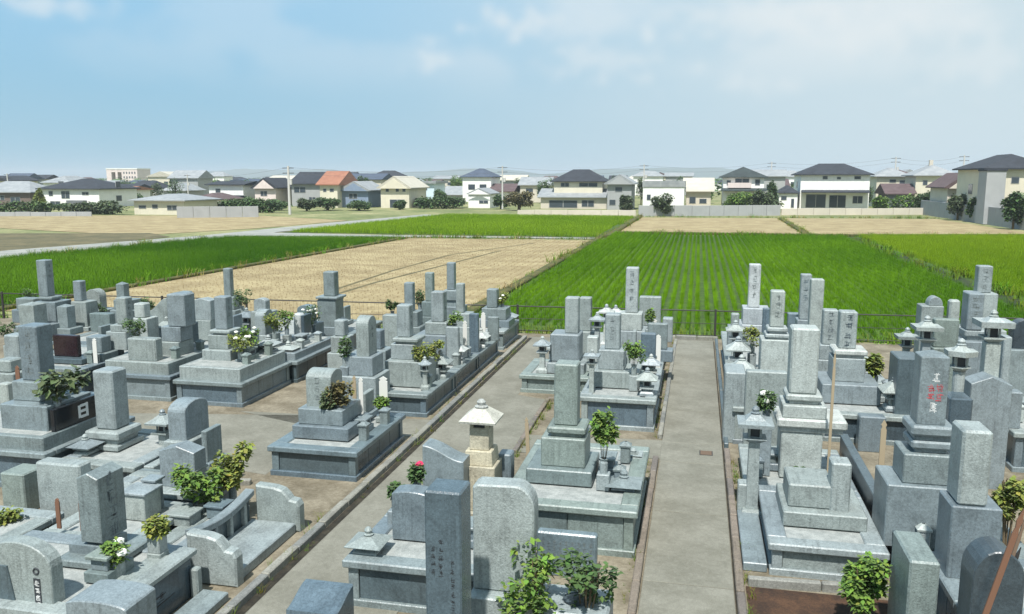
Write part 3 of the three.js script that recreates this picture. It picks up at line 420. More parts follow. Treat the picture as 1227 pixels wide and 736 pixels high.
plot('enclosure behind the curved stone walls', -9.3, -7.4, -11.3, -12.1, 0.5, { nz: 1, nx: 1, mat: S.mid, panel: S.blue, cope: S.light });
plot('wide front enclosure with dark recessed panel and corner lantern', -4.3, -2.15, -9.42, -11.1, 0.64, { nz: 1, nx: 2, mat: S.mid, panel: S.slate, cope: S.mid });
plot('grey enclosure carrying the tall four tier shaft by the path', -2.75, -0.74, -11.6, -14.6, 0.72, { nz: 2, nx: 3, mat: S.green, panel: S.green, cope: S.green });
plot('grey enclosure with pale yellow topped step by the cross path', -2.42, -0.78, -17.85, -20.4, 0.72, { nz: 1, nx: 3, mat: S.light, panel: S.blue, cope: S.light });
plot('greenish low enclosure between aisle and path', -4.35, -2.6, -20.6, -22.6, 0.47, { nz: 1, nx: 2, mat: S.green, panel: S.green, cope: S.green });
plot('grey enclosure under the tall slender pillar by the path', -2.5, -0.8, -20.7, -23.6, 0.6, { nz: 2, nx: 3, mat: S.light, panel: S.mid, cope: S.light });
plot('enclosure nearest the fence on the left of the path', -4.2, -0.85, -23.8, -26.6, 0.55, { nz: 3, nx: 2, mat: S.mid, panel: S.mid, cope: S.light });
plot('pale block enclosure with blue side slab above the soil bed', 1.14, 2.66, -11.5, -13.75, 0.48, { nz: 1, nx: 1, mat: S.light, panel: S.light, cope: S.light });
plot('enclosure under the tallest shaft on the right of the path', 0.95, 2.72, -13.9, -16.3, 0.36, { nz: 1, nx: 2, mat: S.light, panel: S.mid, cope: S.light });
plot('long pale enclosure beside the path under the double cap shaft', 0.86, 2.5, -17.4, -21.6, 0.8, { nz: 1, nx: 3, mat: S.light, panel: S.light, cope: S.light });
plot('pale enclosure beside the path at the fence end', 0.86, 2.5, -21.9, -26.8, 0.7, { nz: 1, nx: 3, mat: S.light, panel: S.mid, cope: S.light });
plot('wide dark fronted enclosure under the twin carved shafts', 2.6, 4.6, -18.0, -20.8, 0.62, { nz: 2, nx: 2, mat: S.mid, panel: S.slate, cope: S.light });
plot('enclosure behind the twin carved shafts', 2.6, 4.6, -21.0, -24.2, 0.62, { nz: 2, nx: 2, mat: S.mid, panel: S.blue, cope: S.light });
plot('enclosure under the shaft with red characters', 3.0, 4.6, -11.1, -13.6, 0.42, { nz: 1, nx: 2, mat: S.blue, panel: S.slate, cope: S.mid });
plot('near right enclosure with sloping front walls', 3.02, 5.0, -9.5, -11.05, 0.75, { nz: 2, nx: 2, mat: S.mid, panel: S.blue, cope: S.mid });
plot('pierced parapet enclosure on the far right', 5.95, 8.6, -16.8, -19.6, 0.78, { nz: 3, nx: 3, mat: S.mid, panel: S.slate, cope: S.light });
plot('enclosure of the far right lanterns', 5.2, 8.6, -19.9, -23.2, 0.6, { nz: 3, nx: 3, mat: S.mid, panel: S.blue, cope: S.light });

plot('low enclosure with long side coping behind the arched stele', -10.9, -9.35, -8.7, -10.35, 0.45, { nz: 1, nx: 2, mat: S.mid, panel: S.slate, cope: S.light });
plot('enclosure with dark slatted side between the square shaft and the pitched shaft', -9.15, -7.62, -9.62, -11.15, 0.42, { nz: 1, nx: 4, mat: S.light, panel: S.slate, cope: S.light });
plot('narrow low plinth behind the curved rail of the forecourt', -7.5, -6.92, -9.7, -11.55, 0.3, { nz: 1, nx: 2, mat: S.mid, panel: S.blue, cope: S.light });
// --- left of the aisle
grave('rounded blue stone on three steps over the lone dark enclosure', -14.75, 0.57, [[350, 417, 512, {}], [357, 410, 491, { m: S.mid }], [366, 396, 445, { s: 'archX', d: 0.55, rise: 0.16, m: S.light, text: [3, 0.12, 0.14, carved, 0.72, 0.45] }]], { mat: S.mid });
grave('square shaft with moulded cap and yellow leaves beside it', -19.0, 0.55, [[461, 509, 434, { d: 1.1 }], [468, 497, 413, {}], [470, 500, 406, { s: 'cap', n: 'cap_slab' }], [475, 490, 366, TX(3)]], { mat: S.light });
grave('broad square shaft between the yellow and the green bouquets', -21.3, 0.56, [[497, 534, 402, {}], [509, 535, 387, {}], [516, 531, 350, TX(3)]], { mat: S.light });
grave('short square shaft behind the moulded cap shaft', -23.0, 0.54, [[476, 503, 392, {}], [480, 500, 374, {}], [484, 494, 339, TX(2)]], { mat: S.mid });
grave('greenish slender shaft behind the broad square shaft', -24.4, 0.54, [[500, 527, 380, {}], [505, 525, 362, {}], [509, 518, 327, {}]], { mat: S.green });
grave('tallest slim shaft of the long run beside the aisle', -26.6, 0.62, [[528, 553, 368, {}], [531, 550, 348, { s: 'cap' }], [535, 544, 315, {}]], { mat: S.mid });
grave('pale square shaft beside the tallest slim shaft', -23.7, 0.54, [[540, 567, 392, {}], [543, 563, 376, {}], [546, 555, 340, TX(2)]], { mat: S.light });
grave('short stubby stone at the field end of the aisle', -26.8, 0.62, [[574, 610, 384, { d: 0.9 }], [577, 606, 370, { d: 0.7 }], [583, 595, 347, { d: 0.36 }]], { mat: S.mid });
grave('rounded pale shaft behind the lone dark enclosure', -17.6, 0, [[404, 450, 452, { d: 0.9 }], [412, 446, 428, {}], [426, 441, 380, { s: 'archX', d: 0.5, rise: 0.2, ...TX(2, 0.7) }]], { mat: S.light });
grave('wide slab stele behind the moulded cap shaft', -22.2, 0.5, [[458, 480, 378, { d: 0.3, n: 'stele' }]], { mat: S.light });
grave('pillar on a carved block before the wheel tracks', -24.3, 0.6, [[376, 405, 392, {}], [380, 402, 360, {}], [378, 404, 356, { s: 'cap' }], [387, 400, 326, TX(2)]], { mat: S.mid });
grave('grey shaft with cap slab above the two step enclosure', -18.95, 0.93, [[242, 276, 420, { d: 0.85 }], [249, 273, 402, {}], [251, 275, 396, { s: 'cap', n: 'cap_slab' }], [256, 270, 356, TX(3)]], { mat: S.light });
grave('tall narrow shaft behind the cap slab shaft', -25.2, 0.6, [[260, 282, 372, {}], [263, 280, 356, {}], [267, 275, 322, TX(2)]], { mat: S.mid });
grave('round topped little stone among lanterns', -21.3, 0.8, [[298, 324, 402, { d: 0.6 }], [305, 317, 372, { s: 'archX', d: 0.5, rise: 0.2, ...TX(2, 0.7) }]], { mat: S.light });
grave('white round pillar stone beside the panelled enclosure', -22.2, 0.8, [[347, 364, 404, {}], [351, 361, 376, { c: 0.05 }]], { mat: S.white });
grave('stout shaft on two wide steps above the pale enclosure', -19.0, 0.95, [[186, 214, 410, {}], [193, 216, 392, {}], [199, 220, 353, { c: 0.03 }]], { mat: S.light });
grave('carved stone frame behind the stout shaft', -21.7, 0.8, [[226, 252, 384, { d: 0.5 }], [229, 252, 358, { d: 0.4, s: 'peak', rise: 0.06 }]], { mat: S.light });
grave('shaft with dark right face behind the round shrub', -19.4, 0.95, [[127, 151, 398, {}], [132, 154, 390, {}], [138, 150, 357, TX(3)]], { mat: S.light });
grave('small shaft with cap behind the one with the dark right face', -23.4, 0.8, [[132, 158, 372, {}], [136, 156, 360, {}], [139, 148, 339, { s: 'pyr' }]], { mat: S.mid });
grave('slant topped broad stele by the bare fence post', -22.0, 0.8, [[172, 202, 392, { d: 0.7 }], [176, 200, 357, { s: 'wave', rise: 0.42, d: 0.34 }]], { mat: S.light });
grave('wide greenish panel stele in the left rows', -22.6, 0.7, [[104, 134, 400, { d: 0.5 }], [107, 131, 376, { d: 0.3, m: S.green }]], { mat: S.light });
grave('thin shaft beside the boulder headstone', -22.8, 0.7, [[82, 106, 392, {}], [85, 103, 362, {}], [87, 96, 337, TX(2)]], { mat: S.light });
grave('natural round boulder headstone on a small plinth', -24.2, 0.7, [[98, 122, 372, { d: 0.7 }], [102, 119, 347, { s: 'arch', rise: 0.25, d: 0.35, m: S.rough, n: 'boulder' }]], { mat: S.mid });
grave('tallest pillar of the left rows against the green field', -22.4, 0.7, [[38, 66, 388, {}], [42, 66, 362, {}], [46, 62, 356, { s: 'cap' }], [43, 54, 312, TX(3)]], { mat: S.mid });
grave('blocky pale stone beside the tallest left pillar', -21.4, 0.7, [[16, 46, 392, {}], [22, 40, 364, { s: 'pyr' }]], { mat: S.light });
grave('low stone with a blank face beside the fence on the left', -23.6, 0.7, [[14, 44, 372, { d: 0.6 }], [19, 40, 358, { d: 0.4 }]], { mat: S.mid });
grave('black mirror polished stone wall beside the weathered square shaft', -18.4, 0.75, [[56, 98, 430, { d: 0.6, m: S.slate }], [63, 92, 402, { d: 0.16, m: S.maroon, n: 'polished_slab' }]], { mat: S.slate });
grave('square stone with white paper strip near the black polished wall', -18.8, 0.75, [[100, 124, 424, { d: 0.6 }], [103, 121, 404, { d: 0.4 }]], { mat: S.mid });
grave('weathered big square shaft with carved lines over the crest panel', -13.0, 0.95, [[0, 56, 486, { d: 1.15 }], [14, 48, 458, {}], [21, 43, 391, { text: [4, 0.16, 0.2, carved, 0.86], c: 0.02 }]], { mat: S.mid });
{ // the black panel with the white crest, facing the lane
  const T = thing('crest_panel', 'black polished panel with a white crest below the leafy vases', 'stone panel', [-11.26, 0.95, -13.05]);
  mesh('panel', block(-0.05, 0.05, -0.01, 0.42, -0.8, 0.62, 0.012), S.black, T);
  const gs = []; const b = (z0, z1, y0, y1) => gs.push(bar(0.045, 0.056, y0, y1, z0, z1)); const zc = -0.1, k = 0.13; b(zc - k, zc - k + 0.06, 0.08, 0.34); b(zc + k - 0.06, zc + k, 0.09, 0.33); b(zc - k + 0.06, zc + k - 0.06, 0.08, 0.13); b(zc - k + 0.06, zc + k - 0.06, 0.29, 0.34); b(zc - k + 0.06, zc + k - 0.06, 0.185, 0.235); mesh('crest', merge(gs), M.whiteInk, T);
}
grave('plain square shaft on a moulded cap with stepped side', -13.15, 0.55, [[97, 141, 534, {}], [101, 141, 518, { s: 'cap', n: 'cap_slab' }], [110, 134, 445, { c: 0.03 }]], { mat: S.light });
grave('blank grey slab standing behind the pitched dark shaft', -10.8, 0, [[42, 95, 556, { d: 0.28, c: 0.03, n: 'slab' }]], { mat: S.light, name: 'stone_slab' });
grave('dark square shaft with pitched top and carved right face', -8.95, 0.62, [[66, 132, 674, { d: 0.9 }], [82, 122, 650, { s: 'peakX', rise: 0.05 }], [91, 116, 568, { s: 'peak', rise: 0.07, d: 0.5, text: [4, 0.2, 0.2, carved, 0.86, 0.5, 'x'] }]], { mat: S.mid });
grave('white grey round arched stele with dark name plate', -7.75, 0, [[-22, 58, 650, { s: 'arch', rise: 0.28, d: 0.2, n: 'stele', extra: (p, X0, X1, Y0, Y1, Z0, Z1) => { mesh('name_plate', bar(X1 - 0.24, X1 - 0.15, Y1 - 0.85, Y1 - 0.42, Z1 - 0.01, Z1 + 0.006), M.inkAndShade, p); inscription(p, X1 - 0.195, Y1 - 0.48, Z1 + 0.007, 4, 0.06, 0.075, M.whiteInk); mesh('crest', new THREE.TorusGeometry(0.035, 0.012, 6, 16).translate(X1 - 0.195, Y1 - 0.33, Z1), M.inkAndShade, p); mesh('slanted_stone', slabShape([[X0 + 0.2, Y0], [X0 + 0.52, Y0], [X0 + 0.34, Y1 - 0.3], [X0 + 0.2, Y1 - 0.3]], Z1 - 0.01, Z1 + 0.02, 'z', 0.004), S.slate, p); } }]], { mat: S.light, name: 'memorial_stele', category: 'stele' });
grave('low curved top stone beside the sandy lane', -12.9, 0, [[196, 226, 530, { d: 0.9 }], [200, 221, 484, { s: 'archX', d: 0.72, rise: 0.16 }]], { mat: S.light });
grave('peaked pale stele behind the big leafy vases', -11.7, 0.5, [[183, 240, 600, { d: 0.9 }], [190, 232, 535, { s: 'peak', rise: 0.1, d: 0.34 }]], { mat: S.light });
grave('low rectangular block beside the massive crest enclosure', -11.3, 0, [[0, 28, 568, { d: 0.5 }]], { mat: S.green, name: 'stone_block', category: 'stone block' });

// --- between aisle and path
grave('dark blue tall square pillar carved with small characters', -8.3, 0, [[496, 566, 800, { d: 0.75, m: S.slate }], [508, 552, 590, { c: 0.02, m: S.pillar, extra: (p, X0, X1, Y0, Y1, Z0, Z1) => { for (const [fx, n, fy, w] of [[0.22, 4, 0.66, 0.055], [0.44, 5, 0.7, 0.055], [0.76, 7, 0.58, 0.05]]) inscription(p, X0 + (X1 - X0) * fx, Y0 + (Y1 - Y0) * fy, Z1, n, w, 0.075, M.inkAndShade); } }]], { mat: S.slate, name: 'stone_pillar' });
grave('big pale stele with a rounded shoulder behind the dark pillar', -9.35, 0, [[560, 648, 720, { d: 0.7 }], [566, 640, 582, { d: 0.3, s: 'shoulder', n: 'stele', m: S.light }]], { mat: S.light, name: 'memorial_stele', category: 'stele' });
grave('plain upright stone on the wide front enclosure', -10.3, 0.64, [[462, 520, 660, { d: 0.6 }], [469, 512, 590, { s: 'arch', rise: 0.05, d: 0.3 }]], { mat: S.mid });
grave('grey wave topped stele beside the yellow lantern', -12.2, 0, [[506, 555, 536, { s: 'waveback', rise: 0.22, d: 0.4 }]], { mat: S.mid, name: 'memorial_stele', category: 'stele' });
grave('tall grey shaft on four square tiers beside the leafy sprig', -12.95, 0.72, [[630, 709, 564, { m: S.green }], [648, 701, 526, { m: S.green }], [655, 701, 513, { s: 'cap', n: 'cap_slab' }], [664, 692, 437, {}]], { mat: S.green });
grave('fine lettered name tablet with a bright top edge', -10.9, 0, [[643, 715, 640, { d: 0.16, n: 'tablet', extra: (p, X0, X1, Y0, Y1, Z0, Z1) => { for (let k = 0; k < 9; k++) inscription(p, X0 + (X1 - X0) * (0.1 + 0.1 * k), Y1 - 0.14, Z1, 6, 0.045, 0.07, carved); } }]], { mat: S.blue, name: 'name_tablet', category: 'stone tablet' });
grave('square shaft beside the dark green shrub in the middle', -19.25, 0.72, [[711, 766, 446, { d: 1.0 }], [717, 748, 420, {}], [725, 743, 377, { text: [3, 0.12, 0.16, carved, 0.82] }]], { mat: S.light });
grave('tallest slender pillar left of the path against the rice', -23.4, 0.6, [[738, 773, 397, {}], [743, 769, 376, {}], [750, 765, 321, { text: [4, 0.13, 0.2, carved, 0.86] }]], { mat: S.pale });
grave('purple grey stele right of the slender pillar', -24.6, 0.55, [[762, 797, 392, { d: 0.6 }], [766, 792, 356, { d: 0.3, m: S.light }]], { mat: S.pale });
grave('broad shaft on a heavy block above the greenish enclosure', -21.5, 0.47, [[655, 700, 436, { d: 1.1 }], [659, 694, 401, { c: 0.03 }], [677, 693, 357, {}]], { mat: S.light });
grave('shaft close behind the heavy block shaft', -23.0, 0.5, [[688, 716, 398, {}], [694, 708, 357, TX(3)]], { mat: S.light });
grave('flat memorial slab with paper strip beside the path', -22.6, 0.6, [[770, 806, 420, { d: 0.5 }], [776, 800, 388, { d: 0.2 }]], { mat: S.mid });

// --- right of the path
grave('low pale tomb block with a slot and small square post', -12.75, 0.48, [[938, 1040, 617, { d: 1.2 }], [945, 1000, 582, { d: 0.8 }]], { mat: S.light });
grave('small square post on the low pale tomb', -12.5, 0.6, [[997, 1021, 556, { d: 0.35 }]], { mat: S.light, name: 'stone_post', category: 'stone post' });
grave('tallest square shaft right of the path on a wide white slab', -14.9, 0.36, [[936, 986, 518, {}], [931, 1016, 504, { d: 0.85, s: 'cap', n: 'wide_slab', m: S.white }], [938, 991, 487, {}], [942, 986, 474, { s: 'cap', n: 'cap_slab' }], [949, 983, 394, { c: 0.03 }]], { mat: S.pale });
grave('neat square shaft with double cap near the yellow shrub', -20.0, 0.8, [[912, 948, 408, {}], [917, 946, 401, { s: 'cap', n: 'cap_slab' }], [919, 944, 393, { s: 'cap', n: 'cap_slab' }], [924, 941, 349, { text: [3, 0.13, 0.17, carved, 0.84] }]], { mat: S.pale });
grave('pale needle pillar closest to the fence right of the path', -25.2, 0.7, [[886, 929, 390, {}], [890, 922, 370, {}], [898, 912, 317, { text: [4, 0.13, 0.2, carved, 0.86] }]], { mat: S.white });
grave('left one of the paired tall shafts', -24.0, 0.62, [[952, 984, 396, {}], [955, 980, 384, {}], [960, 973, 329, { text: [3, 0.14, 0.2, S.blue, 0.85] }]], { mat: S.light });
grave('paler right one of the paired tall shafts', -22.6, 0.62, [[962, 998, 412, {}], [966, 994, 398, {}], [972, 988, 335, {}]], { mat: S.pale });
grave('left one of the twin carved shafts', -21.4, 0.62, [[978, 1012, 432, {}], [982, 1008, 414, {}], [987, 1005, 372, { text: [4, 0.14, 0.16, carved, 0.88] }]], { mat: S.light });
grave('right one of the twin carved shafts, on a wide cap', -19.5, 0.62, [[985, 1056, 462, { d: 1.3 }], [998, 1037, 430, {}], [999, 1040, 420, { s: 'cap', n: 'cap_slab', m: S.white }], [1007, 1028, 374, { text: [4, 0.16, 0.18, S.slate, 0.86] }]], { mat: S.light });
grave('grey block at the path edge under the stacked lanterns', -17.9, 0, [[869, 894, 447, { d: 0.9 }]], { mat: S.light, name: 'stone_block', category: 'stone block' });
{ // shaft with white and red characters
  grave('square shaft with red and white characters', -12.3, 0.42, [[1063, 1144, 584, {}], [1083, 1143, 546, {}], [1092, 1142, 530, { s: 'cap', n: 'cap_slab' }], [1092, 1147, 512, { s: 'cap', n: 'cap_slab' }], [1104, 1139, 424, { s: 'pyr', extra: (p, X0, X1, Y0, Y1, Z0, Z1) => { const x = (X0 + X1) / 2 + 0.02, y = Y1 - 0.33; inscription(p, x, y, Z1, 1, 0.11, 0.13, M.whiteInk); inscription(p, x - 0.05, y - 0.15, Z1, 2, 0.10, 0.11, M.redInk); inscription(p, x + 0.06, y - 0.15, Z1, 2, 0.10, 0.11, M.redInk); inscription(p, x, y - 0.42, Z1, 1, 0.12, 0.16, M.whiteInk); } }]], { mat: S.mid });
}
grave('thick square shaft with dark left face on a cube base', -10.6, 0.75, [[1140, 1202, 609, { m: S.mid }], [1154, 1191, 517, { d: 0.48, c: 0.03 }]], { mat: S.light });
grave('long narrow wall stone ending towards the camera side', -9.8, 0, [[1090, 1127, 674, { d: 0.85, n: 'wall_stone', m: S.green }]], { mat: S.mid, name: 'stone_wall_end', category: 'stone wall' });
grave('dark domed stone behind the leaning red sticks', -8.9, 0, [[1168, 1232, 662, { s: 'arch', rise: 0.3, d: 0.4, m: S.dark, n: 'stone' }]], { mat: S.dark, name: 'domed_stone', category: 'gravestone' });
grave('tall right shaft against the yellow rice', -22.6, 0.6, [[1158, 1206, 396, {}], [1162, 1196, 352, { d: 0.6 }], [1173, 1190, 319, { text: [3, 0.14, 0.16, carved, 0.8] }]], { mat: S.light });
grave('broad carved block with dark flank before the tall right shaft', -20.9, 0.6, [[1152, 1184, 410, { d: 0.8 }], [1156, 1184, 396, { s: 'cap' }], [1161, 1180, 352, { text: [4, 0.2, 0.15, carved, 0.85], d: 0.5 }]], { mat: S.light });
grave('grey plain slab stele behind the right lanterns', -20.4, 0.6, [[1118, 1152, 418, { d: 0.5 }], [1120, 1150, 383, { d: 0.25 }]], { mat: S.green });
grave('square block under a stone ball on the right', -22.2, 0.6, [[1104, 1131, 367, { d: 0.5 }], [1113, 1130, 356, { s: 'arch', rise: 0.2, d: 0.35, n: 'ball' }]], { mat: S.light });
grave('small shaft with dark flank beside the stone ball block', -21.9, 0.6, [[1134, 1154, 392, {}], [1138, 1151, 360, { c: 0.04 }]], { mat: S.pale });
grave('dark slate stele at the right end of the rows', -19.0, 0.6, [[1205, 1250, 420, { d: 0.6 }], [1215, 1240, 384, { s: 'arch', rise: 0.2, d: 0.3, m: S.dark }]], { mat: S.mid });
grave('narrow pale stele beside the tall right lantern', -18.2, 0.78, [[1203, 1213, 404, { d: 0.3 }]], { mat: S.light, name: 'memorial_stele', category: 'stele' });
// --- curved stone forecourt beside the aisle
{
  const T = thing('curved_forecourt', 'stone forecourt with two wave shaped end walls and a rail, beside the aisle kerb', 'stone forecourt', [-6.55, 0, -10.55]);
  for (const z of [0.92, -0.92]) mesh('end_wall', slabShape([[-0.12, 0], [0.62, 0], [0.62, 0.42], [0.58, 0.5], [0.46, 0.52], [0.42, 0.58], [0.34, 0.66], [0.2, 0.7], [-0.12, 0.72]], z - 0.1, z + 0.1, 'z', 0.025), S.light, T);
  mesh('step_slab', block(-0.2, 0.56, 0, 0.16, -0.81, 0.81, 0.015), S.light, T);
  const rail = mesh('rail', slabShape(Array.from({ length: 13 }, (_, i) => [0.8 - i * 1.6 / 12, 0.66 - 0.1 * Math.sin(i / 12 * Math.PI)]).concat(Array.from({ length: 13 }, (_, i) => [-0.8 + i * 1.6 / 12, 0.56 - 0.1 * Math.sin(i / 12 * Math.PI)])), -0.28, -0.12, 'x', 0.012), S.light, T);
  mesh('back_panel', block(-0.26, -0.22, 0.1, 0.5, -0.8, 0.8, 0.006), S.slate, T);
  for (let k = 0; k < 4; k++) mesh('baluster', block(-0.24, -0.15, 0.15, 0.5, -0.62 + k * 0.4, -0.54 + k * 0.4, 0.012), S.light, T);
}
// blue side slab beside the pale block enclosure
{ const T = thing('side_slab', 'polished blue grey slab lying beside the path by the pale enclosure', 'stone slab', [0.95, 0, -12.5]); mesh('slab', block(-0.165, 0.165, 0, 0.13, -1.0, 0.95, 0.012), S.mid, T); mesh('back_block', block(-0.16, 0.16, 0, 0.55, -1.3, -1.02, 0.015), S.light, T); }
{ // black wall in the gap, its colour stands for the shade there
  const T = thing('gap_shade_wall', 'narrow wall coloured like the shade in the gap right of the pale enclosure', 'wall', [2.86, 0, -13.2]); mesh('wall', block(-0.06, 0.06, 0, 0.62, -3.2, 2.4, 0.01), S.dark, T); mesh('wall_cap', block(-0.075, 0.075, 0.621, 0.66, -3.22, 2.42, 0.008), S.slate, T);
}
{ // carved wall front
  const T = thing('carved_front_wall', 'dark carved front wall with pale coping below the pitched dark shaft', 'stone wall', [-6.48, 0, -8.42]); const w = mesh('wall', block(-0.09, 0.09, 0, 0.55, -0.8, 0.8, 0.01), S.slate, T); inscription(T, 0.09, 0.3, 0, 1, 0.9, 0.22, M.inkAndShade, 'x'); mesh('coping', block(-0.13, 0.13, 0.552, 0.64, -0.9, 0.9, 0.025), S.light, T); for (const z of [-0.78, 0.78]) mesh('post', block(0.1, 0.22, 0, 0.42, z - 0.06, z + 0.06, 0.02), S.light, T); mesh('step', block(0.24, 0.62, 0, 0.12, -0.8, 0.8, 0.015), S.mid, T);
}
{ // stepped side of the plain square shaft
  const T = thing('stone_steps', 'flight of grey stone steps down from the plain square shaft', 'steps', [-9.2, 0, -12.75]); for (let k = 0; k < 4; k++) mesh('step', block(-0.12 + k * 0.2, 0.08 + k * 0.2, 0, 0.52 - k * 0.12, -0.5, 0.5, 0.015), S.light, T); for (const z of [-0.6, 0.6]) mesh('side_rail', block(-0.12, 0.7, 0, 0.5, z - 0.07, z + 0.07, 0.02), S.mid, T);
}

// --- small furniture of the plots, placed from their fronts
function incense(label, x, y, z, s, mat, dir) {
  const T = thing('incense_stand', label, 'incense stand', [x, y, z]);
  mesh('base', block(-0.16 * s, 0.16 * s, -0.01, 0.12 * s, -0.24 * s, 0.24 * s, 0.01), mat, T); mesh('burner', block(-0.11 * s, 0.11 * s, 0.121 * s, 0.26 * s, -0.17 * s, 0.17 * s, 0.008), S.mid, T);
  mesh('painted_hollow', bar(dir > 0 ? 0.05 * s : -0.113 * s, dir > 0 ? 0.113 * s : -0.05 * s, 0.15 * s, 0.23 * s, -0.11 * s, 0.11 * s), M.inkAndShade, T); mesh('lid', block(-0.15 * s, 0.15 * s, 0.262 * s, 0.31 * s, -0.22 * s, 0.22 * s, 0.015), mat, T);  // dark slab on the burner paints the shade of a hollow
}
function tablet(label, x, y, z, h, mat, axis = 'x') {
  const T = thing('name_tablet', label, 'stone tablet', [x, y, z]); const b = axis === 'x';
  mesh('foot', b ? block(-0.12, 0.12, -0.01, 0.12, -0.3, 0.3, 0.012) : block(-0.3, 0.3, -0.01, 0.12, -0.12, 0.12, 0.012), S.mid, T); mesh('tablet', b ? block(-0.05, 0.05, 0.118, h, -0.24, 0.24, 0.012) : block(-0.24, 0.24, 0.118, h, -0.05, 0.05, 0.012), mat, T);
}
function post(label, x, y, z, h, mat) { const T = thing('gate_post', label, 'stone post', [x, y, z], 'low gate posts'); mesh('post', block(-0.08, 0.08, -0.01, h, -0.08, 0.08, 0.01), mat, T); mesh('cap', lathe([[0.095, 0], [0.1, 0.03], [0.02, 0.09]], 4, 0, h - 0.001, 0), mat, T); }
// [who, x of the front edge, z, height, facing, what]
for (const [who, x, z, h, dir, what] of [
  ['the lone dark enclosure', -6.15, -14.9, 0.57, 1, 'itpg'], ['the yellow leaf bouquet', -6.25, -19.1, 0.55, 1, 'itp'], ['the broad square shaft', -6.25, -21.5, 0.56, 1, 'itp'], ['the pale square shaft', -6.3, -23.8, 0.54, 1, 'itp'], ['the short stubby stone', -6.3, -26.9, 0.62, 1, 'it'],
  ['the cap slab shaft', -10.9, -18.9, 0.93, 1, 'itp'], ['the round topped little stone', -10.75, -21.5, 0.8, 1, 'itp'], ['the stout shaft', -12.95, -19.0, 0.95, 1, 'itp'], ['the shaft with the dark right face', -13.1, -21.7, 0.8, 1, 'it'], ['the black polished wall', -15.35, -18.9, 0.75, 1, 'itp'], ['the tallest left pillar', -15.4, -22.5, 0.7, 1, 'itl'], ['the pillar before the wheel tracks', -11.0, -25.2, 0.6, 1, 'tl'],
  ['the weathered big square shaft', -11.6, -13.9, 0.95, 1, 'i'], ['the pitched dark shaft', -6.85, -8.45, 0.62, 1, 'i'], ['the peaked pale stele', -7.8, -11.7, 0.5, 1, 'it'],
  ['the plain upright front stone', -2.65, -10.3, 0.64, 1, 'i'], ['the four tier shaft', -1.15, -13.2, 0.72, 1, 'ip'], ['the shaft by the dark green shrub', -1.1, -19.2, 0.72, 1, 'itp'], ['the tallest slender pillar', -1.1, -22.2, 0.6, 1, 'itp'], ['the heavy block shaft', -2.9, -21.6, 0.47, 1, 'it'], ['the purple grey stele', -1.2, -25.2, 0.55, 1, 'itp'],
  ['the tall shaft on the white slab', 1.25, -15.1, 0.36, -1, 'ip'], ['the neat double cap shaft', 1.2, -19.6, 0.8, -1, 'itp'], ['the pale needle pillar', 1.2, -24.6, 0.7, -1, 'itp'], ['the twin carved shafts', 4.25, -19.4, 0.62, 1, 'itlp'], ['the paired tall shafts', 4.2, -22.6, 0.62, 1, 'itl'], ['the red character shaft', 3.25, -12.4, 0.42, -1, 'ip'],
  ['the pierced parapet enclosure', 6.35, -18.2, 0.78, -1, 'itp'], ['the broad carved block', 5.6, -21.2, 0.6, -1, 'it']]) {
  const m = [S.light, S.mid, S.pale, S.green][Math.floor(rnd() * 4)];
  if (what.includes('i')) incense(`small roofed incense stand in front of ${who}`, x - dir * 0.16, h, z, rr(0.85, 1.15), m, dir);
  if (what.includes('t')) tablet(`low name tablet standing beside ${who}`, x - dir * rr(0.35, 0.55), h, z - rr(0.75, 0.95), rr(0.5, 0.8), [S.mid, S.light, S.slate][Math.floor(rnd() * 3)]);
  if (what.includes('p')) for (const s of [-1, 1]) post(`gate post before ${who}, the one ${s < 0 ? 'nearer the fields' : 'away from the fields'}`, x + dir * 0.08, h, z + s * 0.55, rr(0.2, 0.3), m);
  if (what.includes('l')) { const T0 = x - dir * 0.05, hh = rr(0.55, 0.8), zz = z + rr(0.62, 0.85); // lantern given by metres: use the pixel of its top
    lanternAt(`little stone lantern at the front corner by ${who}`, T0, h, zz, hh, { mat: [S.pale, S.light][Math.floor(rnd() * 2)], low: rnd() < 0.5, seg: rnd() < 0.6 ? 4 : 6 }); }
}
// --- lanterns read off the photograph
{ // big sandstone lantern
  const z = -12.6, [x] = at(577, 520, z), Y = (py) => at(577, py, z)[1], T = thing('stone_lantern', 'big yellow sandstone lantern beside the aisle', 'stone lantern', [x, 0, z], 'stone lanterns'), cap = stoneMat(0.66, 0.64, 0.56, 0.85), b = (n, w, lo, hi, m, tx = 0) => mesh(n, block(-w / 2, w / 2, lo, hi, -w / 2, w / 2, 0.012, tx, tx), m, T);
  b('foundation', 0.72, 0, 0.2, S.tan); b('lower_base', 0.56, 0.198, Y(553), S.tan); b('upper_base', 0.47, Y(553) - 0.002, Y(536), S.tan, 0.02); b('body', 0.32, Y(536) - 0.002, Y(510), S.tan); b('firebox', 0.22, Y(510) - 0.01, Y(502), M.inkAndShade);  // firebox is a solid block, the shade of its opening painted near-black
  for (const sx of [-1, 1]) for (const sz of [-1, 1]) mesh('post', bar(sx * 0.125 - 0.03, sx * 0.125 + 0.03, Y(510) - 0.005, Y(502), sz * 0.125 - 0.03, sz * 0.125 + 0.03), S.tan, T);
  mesh('roof', lathe([[0.001, 0], [0.29, 0], [0.30, 0.035], [0.19, 0.13], [0.10, 0.2], [0.001, 0.2]], 4, 0, Y(503), 0), cap, T); mesh('finial', lathe([[0.1, 0], [0.11, 0.03], [0.06, 0.05], [0.075, 0.1], [0.04, 0.14], [0.001, 0.15]], 12, 0, Y(503) + 0.198, 0), cap, T);
}
lantern('squat lantern on the corner of the wide front enclosure', 426, 629, -9.75, 0.64, { low: true, w: 0.17, mat: S.light });
